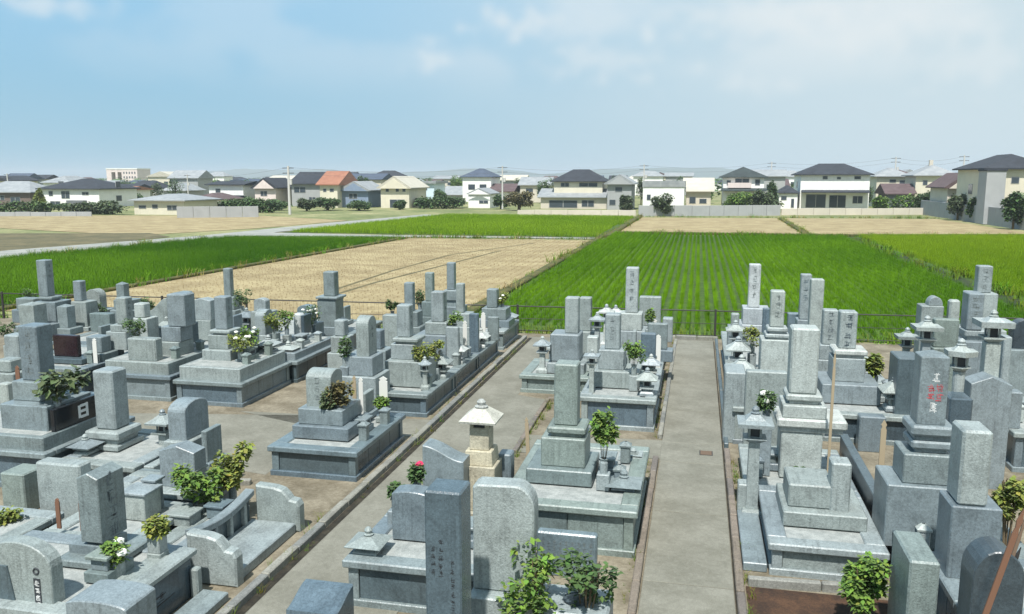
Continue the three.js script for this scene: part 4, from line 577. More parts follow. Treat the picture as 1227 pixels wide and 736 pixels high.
lantern('big square lantern with broad roof beside the path', 906, 486, -13.55, 0, { w: 0.19, mat: S.light });
lantern('stone lantern by the cross path corner', 759, 536, -14.1, 0.72, { low: true, w: 0.17 });
lantern('broad roofed lantern in front of the leafy sprig', 748, 562, -12.55, 0.72, { low: true, w: 0.19, mat: S.mid });
lantern('upper one of the stacked path lanterns', 876, 383, -22.3, 0.7, { w: 0.17, mat: S.pale });
lantern('middle one of the stacked path lanterns', 880, 402, -20.6, 0.8, { w: 0.2, low: true, mat: S.pale });
lantern('lowest one of the stacked path lanterns', 881, 424, -18.9, 0.8, { w: 0.2, low: true, mat: S.pale });
lantern('wide brimmed lantern behind the red character shaft', 1153, 405, -15.6, 0, { w: 0.19, seg: 6, mat: S.pale });
lantern('tall lantern with round cap beside the broad carved block', 1192, 371, -16.3, 0, { w: 0.19, pk: 1.4, mat: S.pale });
lantern('white roofed lantern left of the plain slab stele', 1112, 378, -19.4, 0.1, { w: 0.19, mat: S.pale });
lantern('small dark bodied lantern at the lane on the right', 1088, 392, -20.2, 0.1, { w: 0.16, mat: S.light });
lantern('white topped lantern beside the greenish enclosure', 650, 410, -21.0, 0.3, { w: 0.15, low: true, mat: S.pale });
lantern('thin upright lantern before the shaft by the shrub', 706, 418, -18.3, 0, { w: 0.12, mat: S.pale });
lantern('little lantern between shaft and pillar', 716, 372, -22.6, 0.5, { w: 0.15, mat: S.pale });
lantern('pale lantern peeping over the heavy block shaft', 727, 366, -24.4, 0.5, { w: 0.16, mat: S.white });
lantern('pale lantern beside the slender pillar base', 738, 367, -25.4, 0.5, { w: 0.16, mat: S.white });
lantern('lantern near the pale flower bouquet on the enclosure', 321, 402, -19.9, 0.9, { w: 0.19, low: true, mat: S.pale });
lantern('white lantern at the end of the two step enclosure', 345, 408, -20.7, 0.8, { w: 0.19, low: true, mat: S.pale });
lantern('lantern before the white round pillar stone', 371, 398, -22.4, 0.8, { w: 0.17, low: true, mat: S.light });
lantern('lantern behind the pale flowers near the fence', 289, 370, -23.5, 0.6, { w: 0.18, mat: S.light });
lantern('small round lantern on the long panelled enclosure', 530, 428, -18.35, 0.55, { w: 0.12, mat: S.pale, seg: 6 });
lantern('broad lantern on the corner of the long run', 549, 420, -19.6, 0.55, { w: 0.19, low: true, mat: S.light });
lantern('white brimmed lantern midway along the long run', 555, 408, -21.2, 0.56, { w: 0.16, low: true, mat: S.white });
lantern('white lantern far along the long run', 578, 393, -23.6, 0.54, { w: 0.17, low: true, mat: S.white });
lantern('little lantern by the low curved top stone', 194, 490, -13.4, 0.1, { w: 0.16, mat: S.light });
lantern('small roofed lantern between the crest enclosure and the square shaft', 96, 535, -12.6, 0.3, { w: 0.16, low: true, mat: S.light });
lantern('white capped lantern at the fence beside the stubby stone', 621, 370, -27.4, 0.62, { w: 0.2, low: true, mat: S.pale });
lantern('lantern in front of the stacked path block', 778, 440, -18.3, 0.72, { w: 0.16, low: true, mat: S.pale });
lantern('pale lantern at the path end of the shrub enclosure', 786, 424, -19.8, 0.72, { w: 0.15, low: true, mat: S.white });

for (const [lab, px, py, z, h, w, m] of [['square offering stand under the big bright leaf vase', 222, 612, -10.75, 0.3, 0.16, S.light], ['taller offering stand under the tall leaf vase', 262, 602, -11.1, 0.3, 0.14, S.blue], ['small flat offering stone on the slatted enclosure', 168, 585, -10.6, 0.42, 0.2, S.pale], ['thin upright stone on the slatted enclosure', 183, 572, -10.9, 0.42, 0.1, S.light]]) { const [x, y] = at(px, py, z), T = thing('offering_stand', lab, 'stone stand', [x, h, z]); mesh('block', block(-w, w, -0.02, Math.max(0.1, y - h) - 0.04, -w, w, 0.012), m, T); mesh('top_slab', block(-w - 0.03, w + 0.03, Math.max(0.1, y - h) - 0.041, Math.max(0.1, y - h), -w - 0.03, w + 0.03, 0.012), m, T); }
{ const [x, z] = ground(846, 545), T = thing('drain_cover', 'small dark iron drain cover set in the concrete path', 'drain cover', [Math.min(x, 0.4), 0.03, z]); mesh('frame', bar(-0.13, 0.13, -0.02, 0.006, -0.14, 0.14), M.steel, T); for (let k = 0; k < 5; k++) mesh('bar', bar(-0.11, 0.11, 0.004, 0.012, -0.115 + k * 0.05, -0.085 + k * 0.05), M.brown, T); }
// --- boards, stakes, poles
board('white memorial board behind the yellow leaves', 557, 384, -21.9, 0.56, M.whiteWood, { w: 0.06 });
board('second white memorial board near the long run lanterns', 549, 396, -21.6, 0.56, M.whiteWood, { w: 0.05 });
board('white memorial board by the fence end of the long run', 579, 374, -24.4, 0.54, M.whiteWood, { w: 0.07 });
board('thin white board left of the one by the fence end', 573, 380, -24.2, 0.54, M.whiteWood, { w: 0.045 });
board('wide white board on the lone dark enclosure', 459, 451, -15.7, 0.57, M.whiteWood, { w: 0.09 });
board('narrow white board on the lone dark enclosure', 432, 452, -15.2, 0.57, M.whiteWood, { w: 0.045 });
board('weathered brown board on the lone dark enclosure', 424, 450, -15.3, 0.57, M.wood, { w: 0.04 });
board('white paper strip board by the black polished wall', 122, 406, -18.3, 0.75, M.whiteWood, { w: 0.06 });
board('white board beside the path and the flat memorial slab', 790, 401, -21.6, 0.6, M.whiteWood, { w: 0.07 });
board('upper white board beside the slender pillar', 785, 382, -23.4, 0.6, M.whiteWood, { w: 0.06 });
board('white board with black writing between front wall and curved wall', 230, 644, -9.7, 0.12, M.whiteWood, { w: 0.05, text: true });
board('rusty orange board behind the arched stele', 54, 604, -9.5, 0.5, M.redWood, { w: 0.035 });
board('rusty orange board next to the pitched dark shaft', 83, 606, -9.5, 0.5, M.redWood, { w: 0.04 });
board('short rusty board left of the big weathered shaft', 20, 438, -13.9, 0.9, M.redWood, { w: 0.05 });
board('thin wooden stake in the empty plot', 634, 500, -14.9, 0, M.wood, { w: 0.035, lean: 0.05, group: 'wooden stakes' });
board('pale bamboo pole beside the wide white slab', 1001, 420, -13.9, 0, M.wood, { w: 0.022, group: 'wooden stakes' });
board('brown wooden post by the red character shaft', 1060, 503, -14.6, 0, M.wood, { w: 0.045, group: 'wooden stakes' });
board('leaning red wooden stick in front of the domed stone', 1158, 597, -8.6, 0, M.redWood, { w: 0.028, lean: -0.22, group: 'leaning sticks' });
board('thinner leaning stick beside the red one', 1172, 604, -8.75, 0, M.brown, { w: 0.016, lean: -0.2, group: 'leaning sticks' });
board('black leaning stick by the sloping front walls', 1150, 640, -8.8, 0, M.steel, { w: 0.02, lean: -0.3, group: 'leaning sticks' });
// --- flowers and shrubs
bouquet('palm like leaves in a vase over the crest panel', 66, 464, -12.7, 15, { hpx: 17, c: 'dull', leaf: 0.2, n: 130 });
bouquet('second vase of drooping leaves over the crest panel', 91, 456, -13.45, 12, { hpx: 13, c: 'dull', leaf: 0.18, n: 110 });
bouquet('round dark green bush beside the stout shaft', 162, 394, -18.5, 14, { hpx: 11, c: 'deep', fl: null });
bouquet('yellow green bouquet with white blossoms on the two step enclosure', 287, 409, -18.6, 14, { hpx: 12, c: 'yellow', fl: flowerWhite, nf: 4 });
bouquet('white blossoms behind the yellow green bouquet', 299, 402, -19.3, 10, { hpx: 10, c: 'fresh', fl: flowerWhite, nf: 5 });
bouquet('dark pine sprigs behind the cap slab shaft', 290, 357, -24.6, 12, { hpx: 11, c: 'deep' });
bouquet('yellow leafed vase beside the round topped stone', 328, 386, -21.0, 11, { hpx: 12, c: 'yellow' });
bouquet('dark green vase beside the white round pillar', 343, 382, -21.7, 10, { hpx: 11, c: 'fresh' });
bouquet('dark bouquet with white blossoms by the white pillar', 371, 378, -22.8, 12, { hpx: 13, c: 'deep', fl: flowerWhite, nf: 6 });
bouquet('dry dull leaves before the rounded blue stone', 405, 472, -14.55, 14, { hpx: 16, c: 'autumn', leaf: 0.12 });
bouquet('thin green sprig before the rounded blue stone', 392, 480, -14.4, 9, { hpx: 13, c: 'dull' });
bouquet('small green tuft on the lone dark enclosure', 457, 482, -15.6, 9, { hpx: 7, c: 'fresh' });
bouquet('yellow leaf bouquet on the long panelled run', 506, 422, -18.75, 11, { hpx: 11, c: 'yellow' });
bouquet('brighter yellow leaf bouquet next to it on the run', 522, 420, -19.4, 10, { hpx: 12, c: 'yellow' });
bouquet('fresh green bouquet beside the broad square shaft', 545, 382, -21.2, 9, { hpx: 9, c: 'fresh' });
bouquet('dark narrow shrub beside the rounded pale shaft', 413, 416, -17.3, 8, { hpx: 13, c: 'deep' });
bouquet('dark sprigs behind the short square shaft', 470, 367, -24, 7, { hpx: 8, c: 'deep' });
bouquet('dark sprigs between the slim shafts', 503, 356, -25, 6, { hpx: 9, c: 'deep' });
bouquet('dark green oval shrub in the middle enclosure', 760, 424, -18.7, 12, { hpx: 17, c: 'fresh', n: 700 });
bouquet('small green sprig beside the slender pillar', 779, 378, -23.0, 6, { hpx: 9, c: 'fresh' });
bouquet('tall leafy sprig beside the four tier shaft', 724, 524, -12.45, 14, { hpx: 31, c: 'fresh', n: 900, leaf: 0.1 });
bouquet('yellow leaf bush beside the neat double cap shaft', 902, 402, -20.9, 12, { hpx: 14, c: 'yellow' });
bouquet('white lilies in dark leaves beside the tallest right shaft', 919, 480, -14.7, 12, { hpx: 14, c: 'deep', fl: flowerWhite, nf: 6, fr: 0.06 });
bouquet('small green vase on the low pale tomb', 957, 568, -13.35, 9, { hpx: 10, c: 'deep' });
bouquet('dark leaves with red flower behind the plain upright stone', 499, 566, -10.75, 9, { hpx: 12, c: 'deep', fl: flowerRed, nf: 3, fr: 0.055 });
bouquet('dark green sprig left of the plain upright stone', 474, 587, -10.7, 9, { hpx: 9, c: 'deep' });
bouquet('leafy vase with white flowers below the pitched dark shaft', 136, 662, -8.45, 14, { hpx: 13, c: 'fresh', fl: flowerWhite, nf: 3, fr: 0.06, box: true });
bouquet('round green vase on a square stand near the front wall', 187, 631, -9.05, 13, { hpx: 13, c: 'yellow', box: true });
bouquet('yellow green leaves at the left edge', 8, 622, -9.9, 13, { hpx: 13, c: 'yellow' });
bouquet('dark little shrub by the left fence', 8, 396, -20.5, 11, { hpx: 9, c: 'deep' });
bouquet('dry yellow stalks at the lane right of the twin shafts', 1047, 437, -20.2, 9, { hpx: 14, c: 'yellow', vh: 0, leaf: 0.14 });
bouquet('dark pine by the tallest left pillar', 36, 354, -24.5, 8, { hpx: 8, c: 'deep' });
bouquet('dark leaves among the boulder headstones', 117, 368, -23.4, 8, { hpx: 7, c: 'deep' });
bouquet('dark green tuft by the bare fence post', 178, 366, -23.2, 8, { hpx: 8, c: 'deep' });
bouquet('leafy tuft beside the stubby stone at the aisle end', 602, 358, -27.0, 8, { hpx: 8, c: 'yellow', fl: flowerWhite, nf: 2 });
bouquet('big bright leaf vase before the peaked pale stele', 238, 580, -11.15, 24, { hpx: 27, c: 'fresh', n: 1100, leaf: 0.11, vh: 0.3 });
bouquet('taller leaf vase beside the big bright one', 277, 556, -11.6, 21, { hpx: 27, c: 'yellow', n: 1000, leaf: 0.11, vh: 0.3 });
shrub('round leafy shrub on the red soil bed', 1034, 700, -10.2, 34, 42, { n: 2600, leaf: 0.075, c: 'fresh' });
shrub('bright shrub behind the thick square shaft', 1212, 596, -12.2, 26, 40, { n: 1800, c: 'yellow', leaf: 0.09 });
shrub('light green camellia in front of the lettered tablet', 640, 700, -9.0, 40, 48, { n: 800, c: 'fresh', leaf: 0.085, clumps: 17 });
shrub('dark green camellia beside the lettered tablet', 702, 700, -9.1, 38, 44, { n: 620, c: 'deep', leaf: 0.085, clumps: 15 });
{ const T = thing('stone_basin', 'pale water basin slab under the camellias', 'stone basin', [-1.25, 0, -9.2]); mesh('basin', block(-0.4, 0.4, 0, 0.55, -0.35, 0.35, 0.03), S.light, T); mesh('painted_hollow', lathe([[0.001, 0], [0.16, 0], [0.17, 0.008]], 16, 0, 0.552, 0), S.dark, T); }  // flat dark disc on the top painted in place of a shaded hollow

// --- more stones filling the rows
for (const [lab, zc, h0, tiers, mat] of [
  ['small openwork stone between the tallest left pillar and the thin shaft', -22.0, 0.7, [[64, 84, 394, {}], [68, 80, 366, { s: 'pyr' }]], S.mid],
  ['blocky stone at the left edge behind the weathered shaft', -17.2, 0.3, [[-2, 26, 432, {}], [4, 21, 402, { c: 0.03 }]], S.light],
  ['low stepped stone at the left edge beside the rusty board', -15.4, 0, [[-14, 22, 468, {}], [-10, 16, 448, {}], [-6, 12, 432, { c: 0.03 }]], S.light],
  ['thin post like stone in front of the low stepped stone', -14.7, 0, [[-2, 9, 460, { d: 0.2 }]], S.pale],
  ['low carved block along the top of the pale enclosure', -18.15, 0.95, [[152, 186, 406, { d: 0.3, c: 0.03 }]], S.light],
  ['small square stone behind the round dark green bush', -21.0, 0.8, [[156, 176, 382, {}], [160, 172, 364, { c: 0.03 }]], S.pale],
  ['short shaft left of the carved stone frame', -24.0, 0.6, [[208, 230, 376, {}], [213, 224, 350, {}]], S.mid],
  ['squat stone under the dark pine sprigs', -23.8, 0.6, [[300, 322, 374, { d: 0.6 }], [304, 318, 358, { s: 'arch', rise: 0.1, d: 0.3 }]], S.light],
  ['low stone with rounded shoulders left of the wheel track pillar', -23.2, 0.6, [[352, 378, 388, { d: 0.6 }], [356, 374, 366, { s: 'arch', rise: 0.14, d: 0.3 }]], S.blue],
  ['small stone under the wheel track pillar', -21.6, 0, [[392, 420, 424, {}], [396, 416, 404, {}], [400, 412, 384, { c: 0.03 }]], S.light],
  ['dark plinth stone beside the rounded pale shaft', -19.2, 0, [[436, 462, 420, {}], [440, 456, 396, { d: 0.3 }]], S.mid],
  ['slim name stele among the white boards', -21.0, 0.56, [[534, 549, 392, { d: 0.16 }]], S.light],
  ['second slim name stele among the white boards', -22.7, 0.56, [[562, 573, 376, { d: 0.14 }]], S.blue],
  ['grey slab stele at the end of the long run', -24.6, 0.54, [[584, 597, 380, { d: 0.14 }]], S.mid],
  ['upright slab between heavy block and shrub shaft', -20.9, 0.6, [[703, 716, 404, { d: 0.3 }]], S.pale],
  ['grey slab stele beside the shrub shaft', -20.1, 0.72, [[768, 786, 400, { d: 0.2 }]], S.blue],
  ['low pale stone at the path side of the purple grey stele', -25.6, 0.55, [[794, 806, 382, { d: 0.4 }]], S.pale],
  ['small stone beside the needle pillar', -24.2, 0.7, [[872, 890, 392, { d: 0.5 }], [876, 886, 376, { c: 0.03 }]], S.light],
  ['thin dark stone between needle and double cap shaft', -23.0, 0.7, [[914, 924, 370, { d: 0.2 }]], S.blue],
  ['wide wall stone beside the white lilies', -17.1, 0, [[894, 944, 446, { d: 0.25 }]], S.light],
  ['low slab stone before the twin carved shafts', -17.6, 0, [[1030, 1062, 500, { d: 0.3 }]], S.mid],
  ['slim stone behind the paired tall shafts', -25.0, 0.62, [[944, 958, 376, { d: 0.3 }]], S.blue],
  ['grey stone right of the tall right lantern', -18.6, 0.78, [[1194, 1206, 432, { d: 0.3 }]], S.light],
  ['sloping stone under the tall right lantern', -16.0, 0, [[1164, 1214, 452, { s: 'peak', rise: 0.14, d: 0.5 }]], S.light],
  ['small pierced block on the parapet', -17.2, 0.78, [[1196, 1226, 470, { d: 0.3 }]], S.light],
  ['low mossy stone at the foot of the right lanterns', -18.6, 0, [[1076, 1106, 430, { d: 0.8 }]], S.slate],
  ['dark upright stone behind the red character shaft', -14.8, 0, [[1138, 1166, 478, { d: 0.5 }]], S.slate],
  ['long low stone beside the arched stele', -8.2, 0, [[-30, 8, 690, { d: 0.4 }]], S.mid],
  ['pale flat topped stone in front of the carved wall', -7.2, 0, [[78, 150, 722, { d: 0.5, s: 'arch', rise: 0.06 }]], S.light],
]) grave(lab, zc, h0, tiers, { mat });
grave('dark square stone whose top just shows by the aisle', -8.2, 0, [[342, 402, 722, { s: 'waveX', rise: 0.12, d: 0.5 }]], { mat: S.blue });
grave('small upright stone beside the yellow lantern', -13.0, 0, [[596, 612, 545, { d: 0.3 }]], { mat: S.mid, name: 'stone_block', category: 'stone block' });


// ================================================================ the town beyond the fields
const tileT = (a, b) => tex(256, (u, v) => { const r = 0.5 + 0.5 * Math.cos(v * 24 * 2 * Math.PI), n = fbm(u * 12, v * 12, 12, 3), t = 0.75 * n + 0.35 * r; return [0, 1, 2].map((k) => g8(a[k] + (b[k] - a[k]) * t)); });
const roofM = (a, b, rough = 0.6) => { const t = tileT(a, b); t.repeat.set(0.15, 0.15); return new THREE.MeshStandardMaterial({ map: t, roughness: rough }); };
const R = { dark: roofM([0.13, 0.14, 0.16], [0.23, 0.25, 0.28], 0.85), grey: roofM([0.46, 0.48, 0.49], [0.62, 0.63, 0.63]), brown: roofM([0.28, 0.22, 0.22], [0.40, 0.34, 0.34], 0.85), orange: roofM([0.52, 0.34, 0.26], [0.64, 0.45, 0.35]), blue: roofM([0.22, 0.26, 0.32], [0.33, 0.37, 0.43], 0.85), beige: roofM([0.66, 0.64, 0.58], [0.76, 0.74, 0.68]), green: roofM([0.15, 0.18, 0.18], [0.25, 0.29, 0.29], 0.85) };
const wallT = tex(256, (u, v) => { const n = 0.93 + 0.07 * fbm(u * 10, v * 10, 10, 4) - 0.08 * Math.max(0, fbm(u * 40, v * 2, 80, 2) - 0.55); return [g8(n), g8(n), g8(n)]; }); wallT.repeat.set(0.12, 0.12);
const wallM = (r, g, b) => new THREE.MeshStandardMaterial({ color: new THREE.Color().setRGB(r, g, b), map: wallT, roughness: 0.9 });
const Wm = { white: wallM(0.88, 0.87, 0.83), cream: wallM(0.68, 0.63, 0.50), beige: wallM(0.60, 0.55, 0.46), grey: wallM(0.37, 0.38, 0.38), brown: wallM(0.17, 0.13, 0.11), blue: wallM(0.22, 0.28, 0.38), pink: wallM(0.72, 0.62, 0.58), dark: wallM(0.16, 0.17, 0.18) };
function roofGeo(X, Z, y0, y1, type, over = 0.55, rl = 0.4) {   // solid roof over a box of half sizes X, Z
  const a = X + over, b = Z + over, e = 0.16, o = []; const q = (A, B, C, D) => o.push(...A, ...B, ...C, ...A, ...C, ...D), t = (A, B, C) => o.push(...A, ...B, ...C);
  const c = [[-a, y0, b], [a, y0, b], [a, y0, -b], [-a, y0, -b]], d = c.map(([x, y, z]) => [x, y + e, z]);
  q(c[3], c[2], c[1], c[0]); for (let i = 0; i < 4; i++) { const j = (i + 1) % 4; q(c[i], c[j], d[j], d[i]); }
  if (type === 'hip') { const L = X >= Z, r = (L ? a : b) * rl, P = L ? [-r, y1, 0] : [0, y1, r], Q = L ? [r, y1, 0] : [0, y1, -r]; if (L) { q(d[0], d[1], Q, P); q(d[2], d[3], P, Q); t(d[1], d[2], Q); t(d[3], d[0], P); } else { t(d[0], d[1], P); q(d[1], d[2], Q, P); t(d[2], d[3], Q); q(d[3], d[0], P, Q); } }
  else if (type === 'side') { const P = [-a, y1, 0], Q = [a, y1, 0]; q(d[0], d[1], Q, P); q(d[2], d[3], P, Q); t(d[1], d[2], Q); t(d[3], d[0], P); }
  else if (type === 'front') { const P = [0, y1, b], Q = [0, y1, -b]; t(d[0], d[1], P); q(d[1], d[2], Q, P); t(d[2], d[3], Q); q(d[3], d[0], P, Q); }
  else { const f = c.map(([x, y, z]) => [x, y1, z]); q(f[0], f[1], f[2], f[3]); for (let i = 0; i < 4; i++) { const j = (i + 1) % 4; q(d[i], d[j], f[j], f[i]); } }
  return soup(o);
}
// house: l, r = wall edges, eave / ridge = pixel heights, z or base pixel; wins: [l, r, top, bottom]
function house(label, l, r, base, eave, ridge, o = {}) {
  const z = o.z ?? ground((l + r) / 2, base)[1], depth = o.depth ?? 8, x0 = at(l, eave, z)[0], x1 = at(r, eave, z)[0], cx = (x0 + x1) / 2, X = (x1 - x0) / 2, Z = depth / 2, ye = at((l + r) / 2, eave, z)[1], yr = at((l + r) / 2, ridge, z - Z)[1];
  const T = thing(o.name ?? 'house', label, o.category ?? 'house', [cx, 0, z - Z], o.group), wm = o.wall ?? Wm.white, rm = o.roof ?? R.dark;
  mesh('wall', bar(-X, X, -0.2, ye + 0.03, -Z, Z), wm, T);
  const roof = mesh('roof', roofGeo(X, Z, ye, Math.max(ye + 0.35, yr), o.type ?? 'hip', o.over ?? 0.6, o.rl ?? 0.4), rm, T);
  if (o.type === 'front' || o.type === 'side') { const g = o.type === 'front' ? [[-X, ye], [X, ye], [0, ye + (yr - ye) * 0.86 - 0.1]] : null; if (g && yr - ye > 0.8) { mesh('gable', slabShape(g, Z + 0.6, Z + 0.66, 'z', 0.01), wm, T); } }
  if (o.mid) { const ym = at((l + r) / 2, o.mid, z)[1]; mesh('lower_roof', roofGeo(X * (o.midw ?? 1), 0.9, ym - 0.15, ym + 0.35, 'side', 0.3).translate(0, 0, Z + 0.7), rm, T); }
  for (const [wl, wr, wt, wb, kind] of o.wins ?? []) {
    const a = at(wl, wt, z)[0] - cx, b = at(wr, wt, z)[0] - cx, t = at((wl + wr) / 2, wt, z)[1], bt = at((wl + wr) / 2, wb, z)[1];
    const w = mesh(kind === 'door' ? 'door' : 'window', bar(a, b, bt, t, Z - 0.02, Z + 0.05), M.frame, T); const n = b - a > 1.3 ? 2 : 1; for (let k = 0; k < n; k++) mesh('pane', bar(a + 0.06 + k * (b - a) / n, a + (k + 1) * (b - a) / n - 0.06, bt + 0.06, t - 0.06, Z + 0.03, Z + 0.065), M.glass, w);
  }
  if (o.sideWins) for (const [zz, y0, y1, w] of o.sideWins) for (const s of [-1, 1]) { const f = mesh('window', bar(s > 0 ? X - 0.02 : -X - 0.05, s > 0 ? X + 0.05 : -X + 0.02, y0, y1, zz - w, zz + w), M.frame, T); mesh('pane', bar(s > 0 ? X + 0.03 : -X - 0.065, s > 0 ? X + 0.065 : -X - 0.03, y0 + 0.06, y1 - 0.06, zz - w + 0.06, zz + w - 0.06), M.glass, f); }
  if (o.balcony) { const [bl, br, bt, bb] = o.balcony, a = at(bl, bt, z)[0] - cx, b = at(br, bt, z)[0] - cx, t = at(bl, bt, z)[1], bo = at(bl, bb, z)[1]; mesh('balcony', bar(a, b, bo, t, Z + 0.06, Z + 1.1), o.balM ?? Wm.white, T); }
  if (o.chimney) mesh('chimney', bar(-0.3, 0.3, ye, yr + 0.9, -0.3, 0.3), Wm.beige, roof);
  return T;
}
const H2 = [[0, 1.0, 2.1, 0.8], [0, 3.6, 4.8, 0.7]];
house('brown walled house with grey tiled roof on the far left', -30, 36, 247, 231, 217, { wall: Wm.brown, roof: R.grey, type: 'hip', wins: [[-5, 5, 234, 240], [12, 24, 236, 243]] });
house('white two storey house with wide black hip roof', 48, 118, 248, 227, 214, { roof: R.dark, depth: 11, rl: 0.18, wins: [[58, 63, 229, 235], [73, 83, 229, 238], [98, 106, 230, 234], [60, 72, 241, 246]], balcony: [84, 104, 240, 244], balM: Wm.dark, sideWins: H2 });
house('white house with a brick red roof edge', 120, 150, 244, 228, 223, { roof: R.orange, z: -152, type: 'side', wins: [[131, 138, 232, 238]] });
house('cream bungalow with low grey roof behind the stubble', 160, 220, 257, 241, 232, { wall: Wm.cream, roof: R.grey, depth: 9, type: 'hip', wins: [[166, 175, 246, 250], [182, 189, 245, 250], [200, 212, 246, 252]] });
house('grey barrel roofed shed behind the cream bungalow', 196, 222, 240, 229, 219, { z: -190, wall: Wm.grey, roof: R.grey, type: 'hip', rl: 0.5 });
house('small white house with dark purple roof', 230, 262, 252, 240, 231, { roof: R.brown, z: -140, wins: [[238, 246, 243, 248]] });
house('white flat eaved house with dark roof slab', 250, 291, 250, 222, 217, { z: -150, roof: R.dark, type: 'side', wins: [[258, 264, 226, 231], [272, 284, 238, 246]], mid: 236 });
house('pinkish house with dark gabled roof', 305, 330, 250, 226, 213, { z: -150, type: 'front', wall: Wm.pink, roof: R.dark, wins: [[312, 320, 229, 235]] });
house('dark slate house beside the thick utility pole', 349, 384, 250, 221, 206, { z: -152, type: 'side', roof: R.dark, depth: 10, wall: Wm.grey, wins: [[352, 366, 224, 231], [370, 378, 236, 243]] });
house('cream house with orange tiled gable roof', 383, 404, 248, 222, 205, { z: -146, type: 'side', roof: R.orange, depth: 9, wall: Wm.cream, wins: [[387, 391, 226, 230], [395, 400, 226, 230]] });
house('blue walled house with white gable', 409, 441, 250, 229, 217, { z: -148, type: 'front', wall: Wm.blue, roof: R.grey, wins: [[418, 428, 232, 238]] });
house('cream gabled house with dark archway', 456, 490, 249, 226, 211, { type: 'front', wall: Wm.cream, roof: R.beige, depth: 10, wins: [[462, 466, 226, 230], [474, 478, 225, 230], [482, 486, 226, 230], [467, 485, 239, 249, 'door']] });
house('pale blue boxy house among dark trees', 500, 520, 245, 220, 217, { z: -175, type: 'flat', wall: wallM(0.62, 0.74, 0.82), roof: R.grey, wins: [[505, 512, 224, 228]] });
house('small white gabled house by the rice', 561, 587, 249, 233, 225, { type: 'front', wins: [[574, 585, 240, 244], [570, 574, 229, 232]], roof: R.grey, depth: 7, over: 0.25 });
house('hazy grey roofed house left of the small white house', 532, 560, 246, 234, 223, { z: -210, roof: R.grey, wall: Wm.grey, type: 'side' });
house('house with white ridge behind the thin utility pole', 588, 614, 246, 230, 220, { z: -185, roof: R.brown, wall: Wm.white, type: 'side', wins: [[595, 602, 233, 238]] });
house('long low farmhouse with pale grey tiled roof', 648, 742, 250, 237, 226, { roof: R.grey, wall: Wm.beige, depth: 8, type: 'side', wins: [[658, 692, 240, 249], [697, 712, 240, 248], [730, 740, 240, 248]] });
house('upper storey house with black hip roof behind the farmhouse', 664, 722, 250, 218, 203, { z: -152, roof: R.dark, wall: Wm.cream, depth: 8, rl: 0.3, wins: [[672, 682, 219, 224], [694, 716, 219, 224]] });
house('grey gabled house with white triangle gable', 728, 757, 249, 221, 209, { z: -147, type: 'front', roof: R.grey, wall: Wm.grey, wins: [[737, 746, 224, 230], [730, 738, 239, 246]] });
house('plain white flat roofed warehouse', 771, 820, 248, 224, 217, { z: -142, type: 'flat', over: 0.15, wall: Wm.white, roof: R.grey, wins: [[775, 780, 233, 240]] });
house('beige roofed low house behind the garden wall', 822, 852, 248, 230, 213, { z: -150, type: 'side', roof: R.beige, wall: Wm.beige, wins: [[826, 834, 236, 244], [838, 847, 238, 244]] });
house('two storey house with dark hip roof and long balcony', 867, 916, 248, 213, 200, { z: -147, roof: R.green, rl: 0.35, wins: [[871, 876, 216, 222], [881, 898, 214, 222], [905, 911, 215, 222]], balcony: [872, 900, 219, 225], balM: Wm.pink, mid: 228 });
house('small white annex with dark hip roof', 934, 956, 250, 232, 222, { roof: R.dark, depth: 6, over: 0.4, wins: [[936, 943, 235, 240], [948, 952, 238, 249, 'door']] });
house('large white house with dark hip roof and wide ground floor windows', 960, 1043, 250, 210, 196, { roof: R.dark, depth: 11, rl: 0.34, mid: 230, midw: 0.92, wins: [[986, 992, 211, 215], [1003, 1008, 212, 215], [1024, 1032, 211, 215], [966, 990, 233, 249], [994, 1014, 234, 249], [1022, 1034, 235, 244]], sideWins: H2 });
house('cream house with grey roof right of the large white house', 1051, 1090, 246, 212, 201, { z: -175, wall: Wm.cream, roof: R.grey, wins: [[1066, 1074, 215, 219], [1078, 1086, 216, 221]] });
house('dark roofed shed beside the hedge', 1064, 1094, 246, 233, 220, { z: -158, roof: R.brown, wall: Wm.dark, type: 'side' });
house('house with red and white dormer on its grey roof', 1098, 1146, 246, 211, 198, { z: -160, wall: Wm.cream, roof: R.grey, chimney: true, wins: [[1106, 1112, 216, 222], [1118, 1130, 217, 223]] });
house('brown roofed house behind the retaining wall', 1136, 1178, 250, 226, 207, { z: -128, type: 'front', wall: Wm.beige, roof: R.brown, depth: 9, wins: [[1150, 1156, 219, 224], [1160, 1166, 232, 240]] });
house('tall cream house above the slanting retaining wall', 1184, 1262, 257, 203, 185, { z: -112, wall: Wm.cream, roof: R.dark, depth: 12, wins: [[1212, 1222, 212, 220], [1210, 1224, 232, 244]], sideWins: [[0, 3.4, 4.7, 0.8]] });
{ const z = -111, [x0, y] = at(1180, 205, z), x1 = at(1203, 205, z)[0], T = thing('shaded_wall_block', 'grey block painting the shaded left wall of the tall cream house', 'building', [(x0 + x1) / 2, 0, z]); mesh('wall', bar(-(x1 - x0) / 2, (x1 - x0) / 2, 0, y, -2, 1), Wm.grey, T); mesh('roof', bar(-(x1 - x0) / 2 - 0.1, (x1 - x0) / 2 + 0.1, y, y + 0.2, -2.1, 1.1), R.dark, T); }  // grey block: shade on the left house wall put into its colour
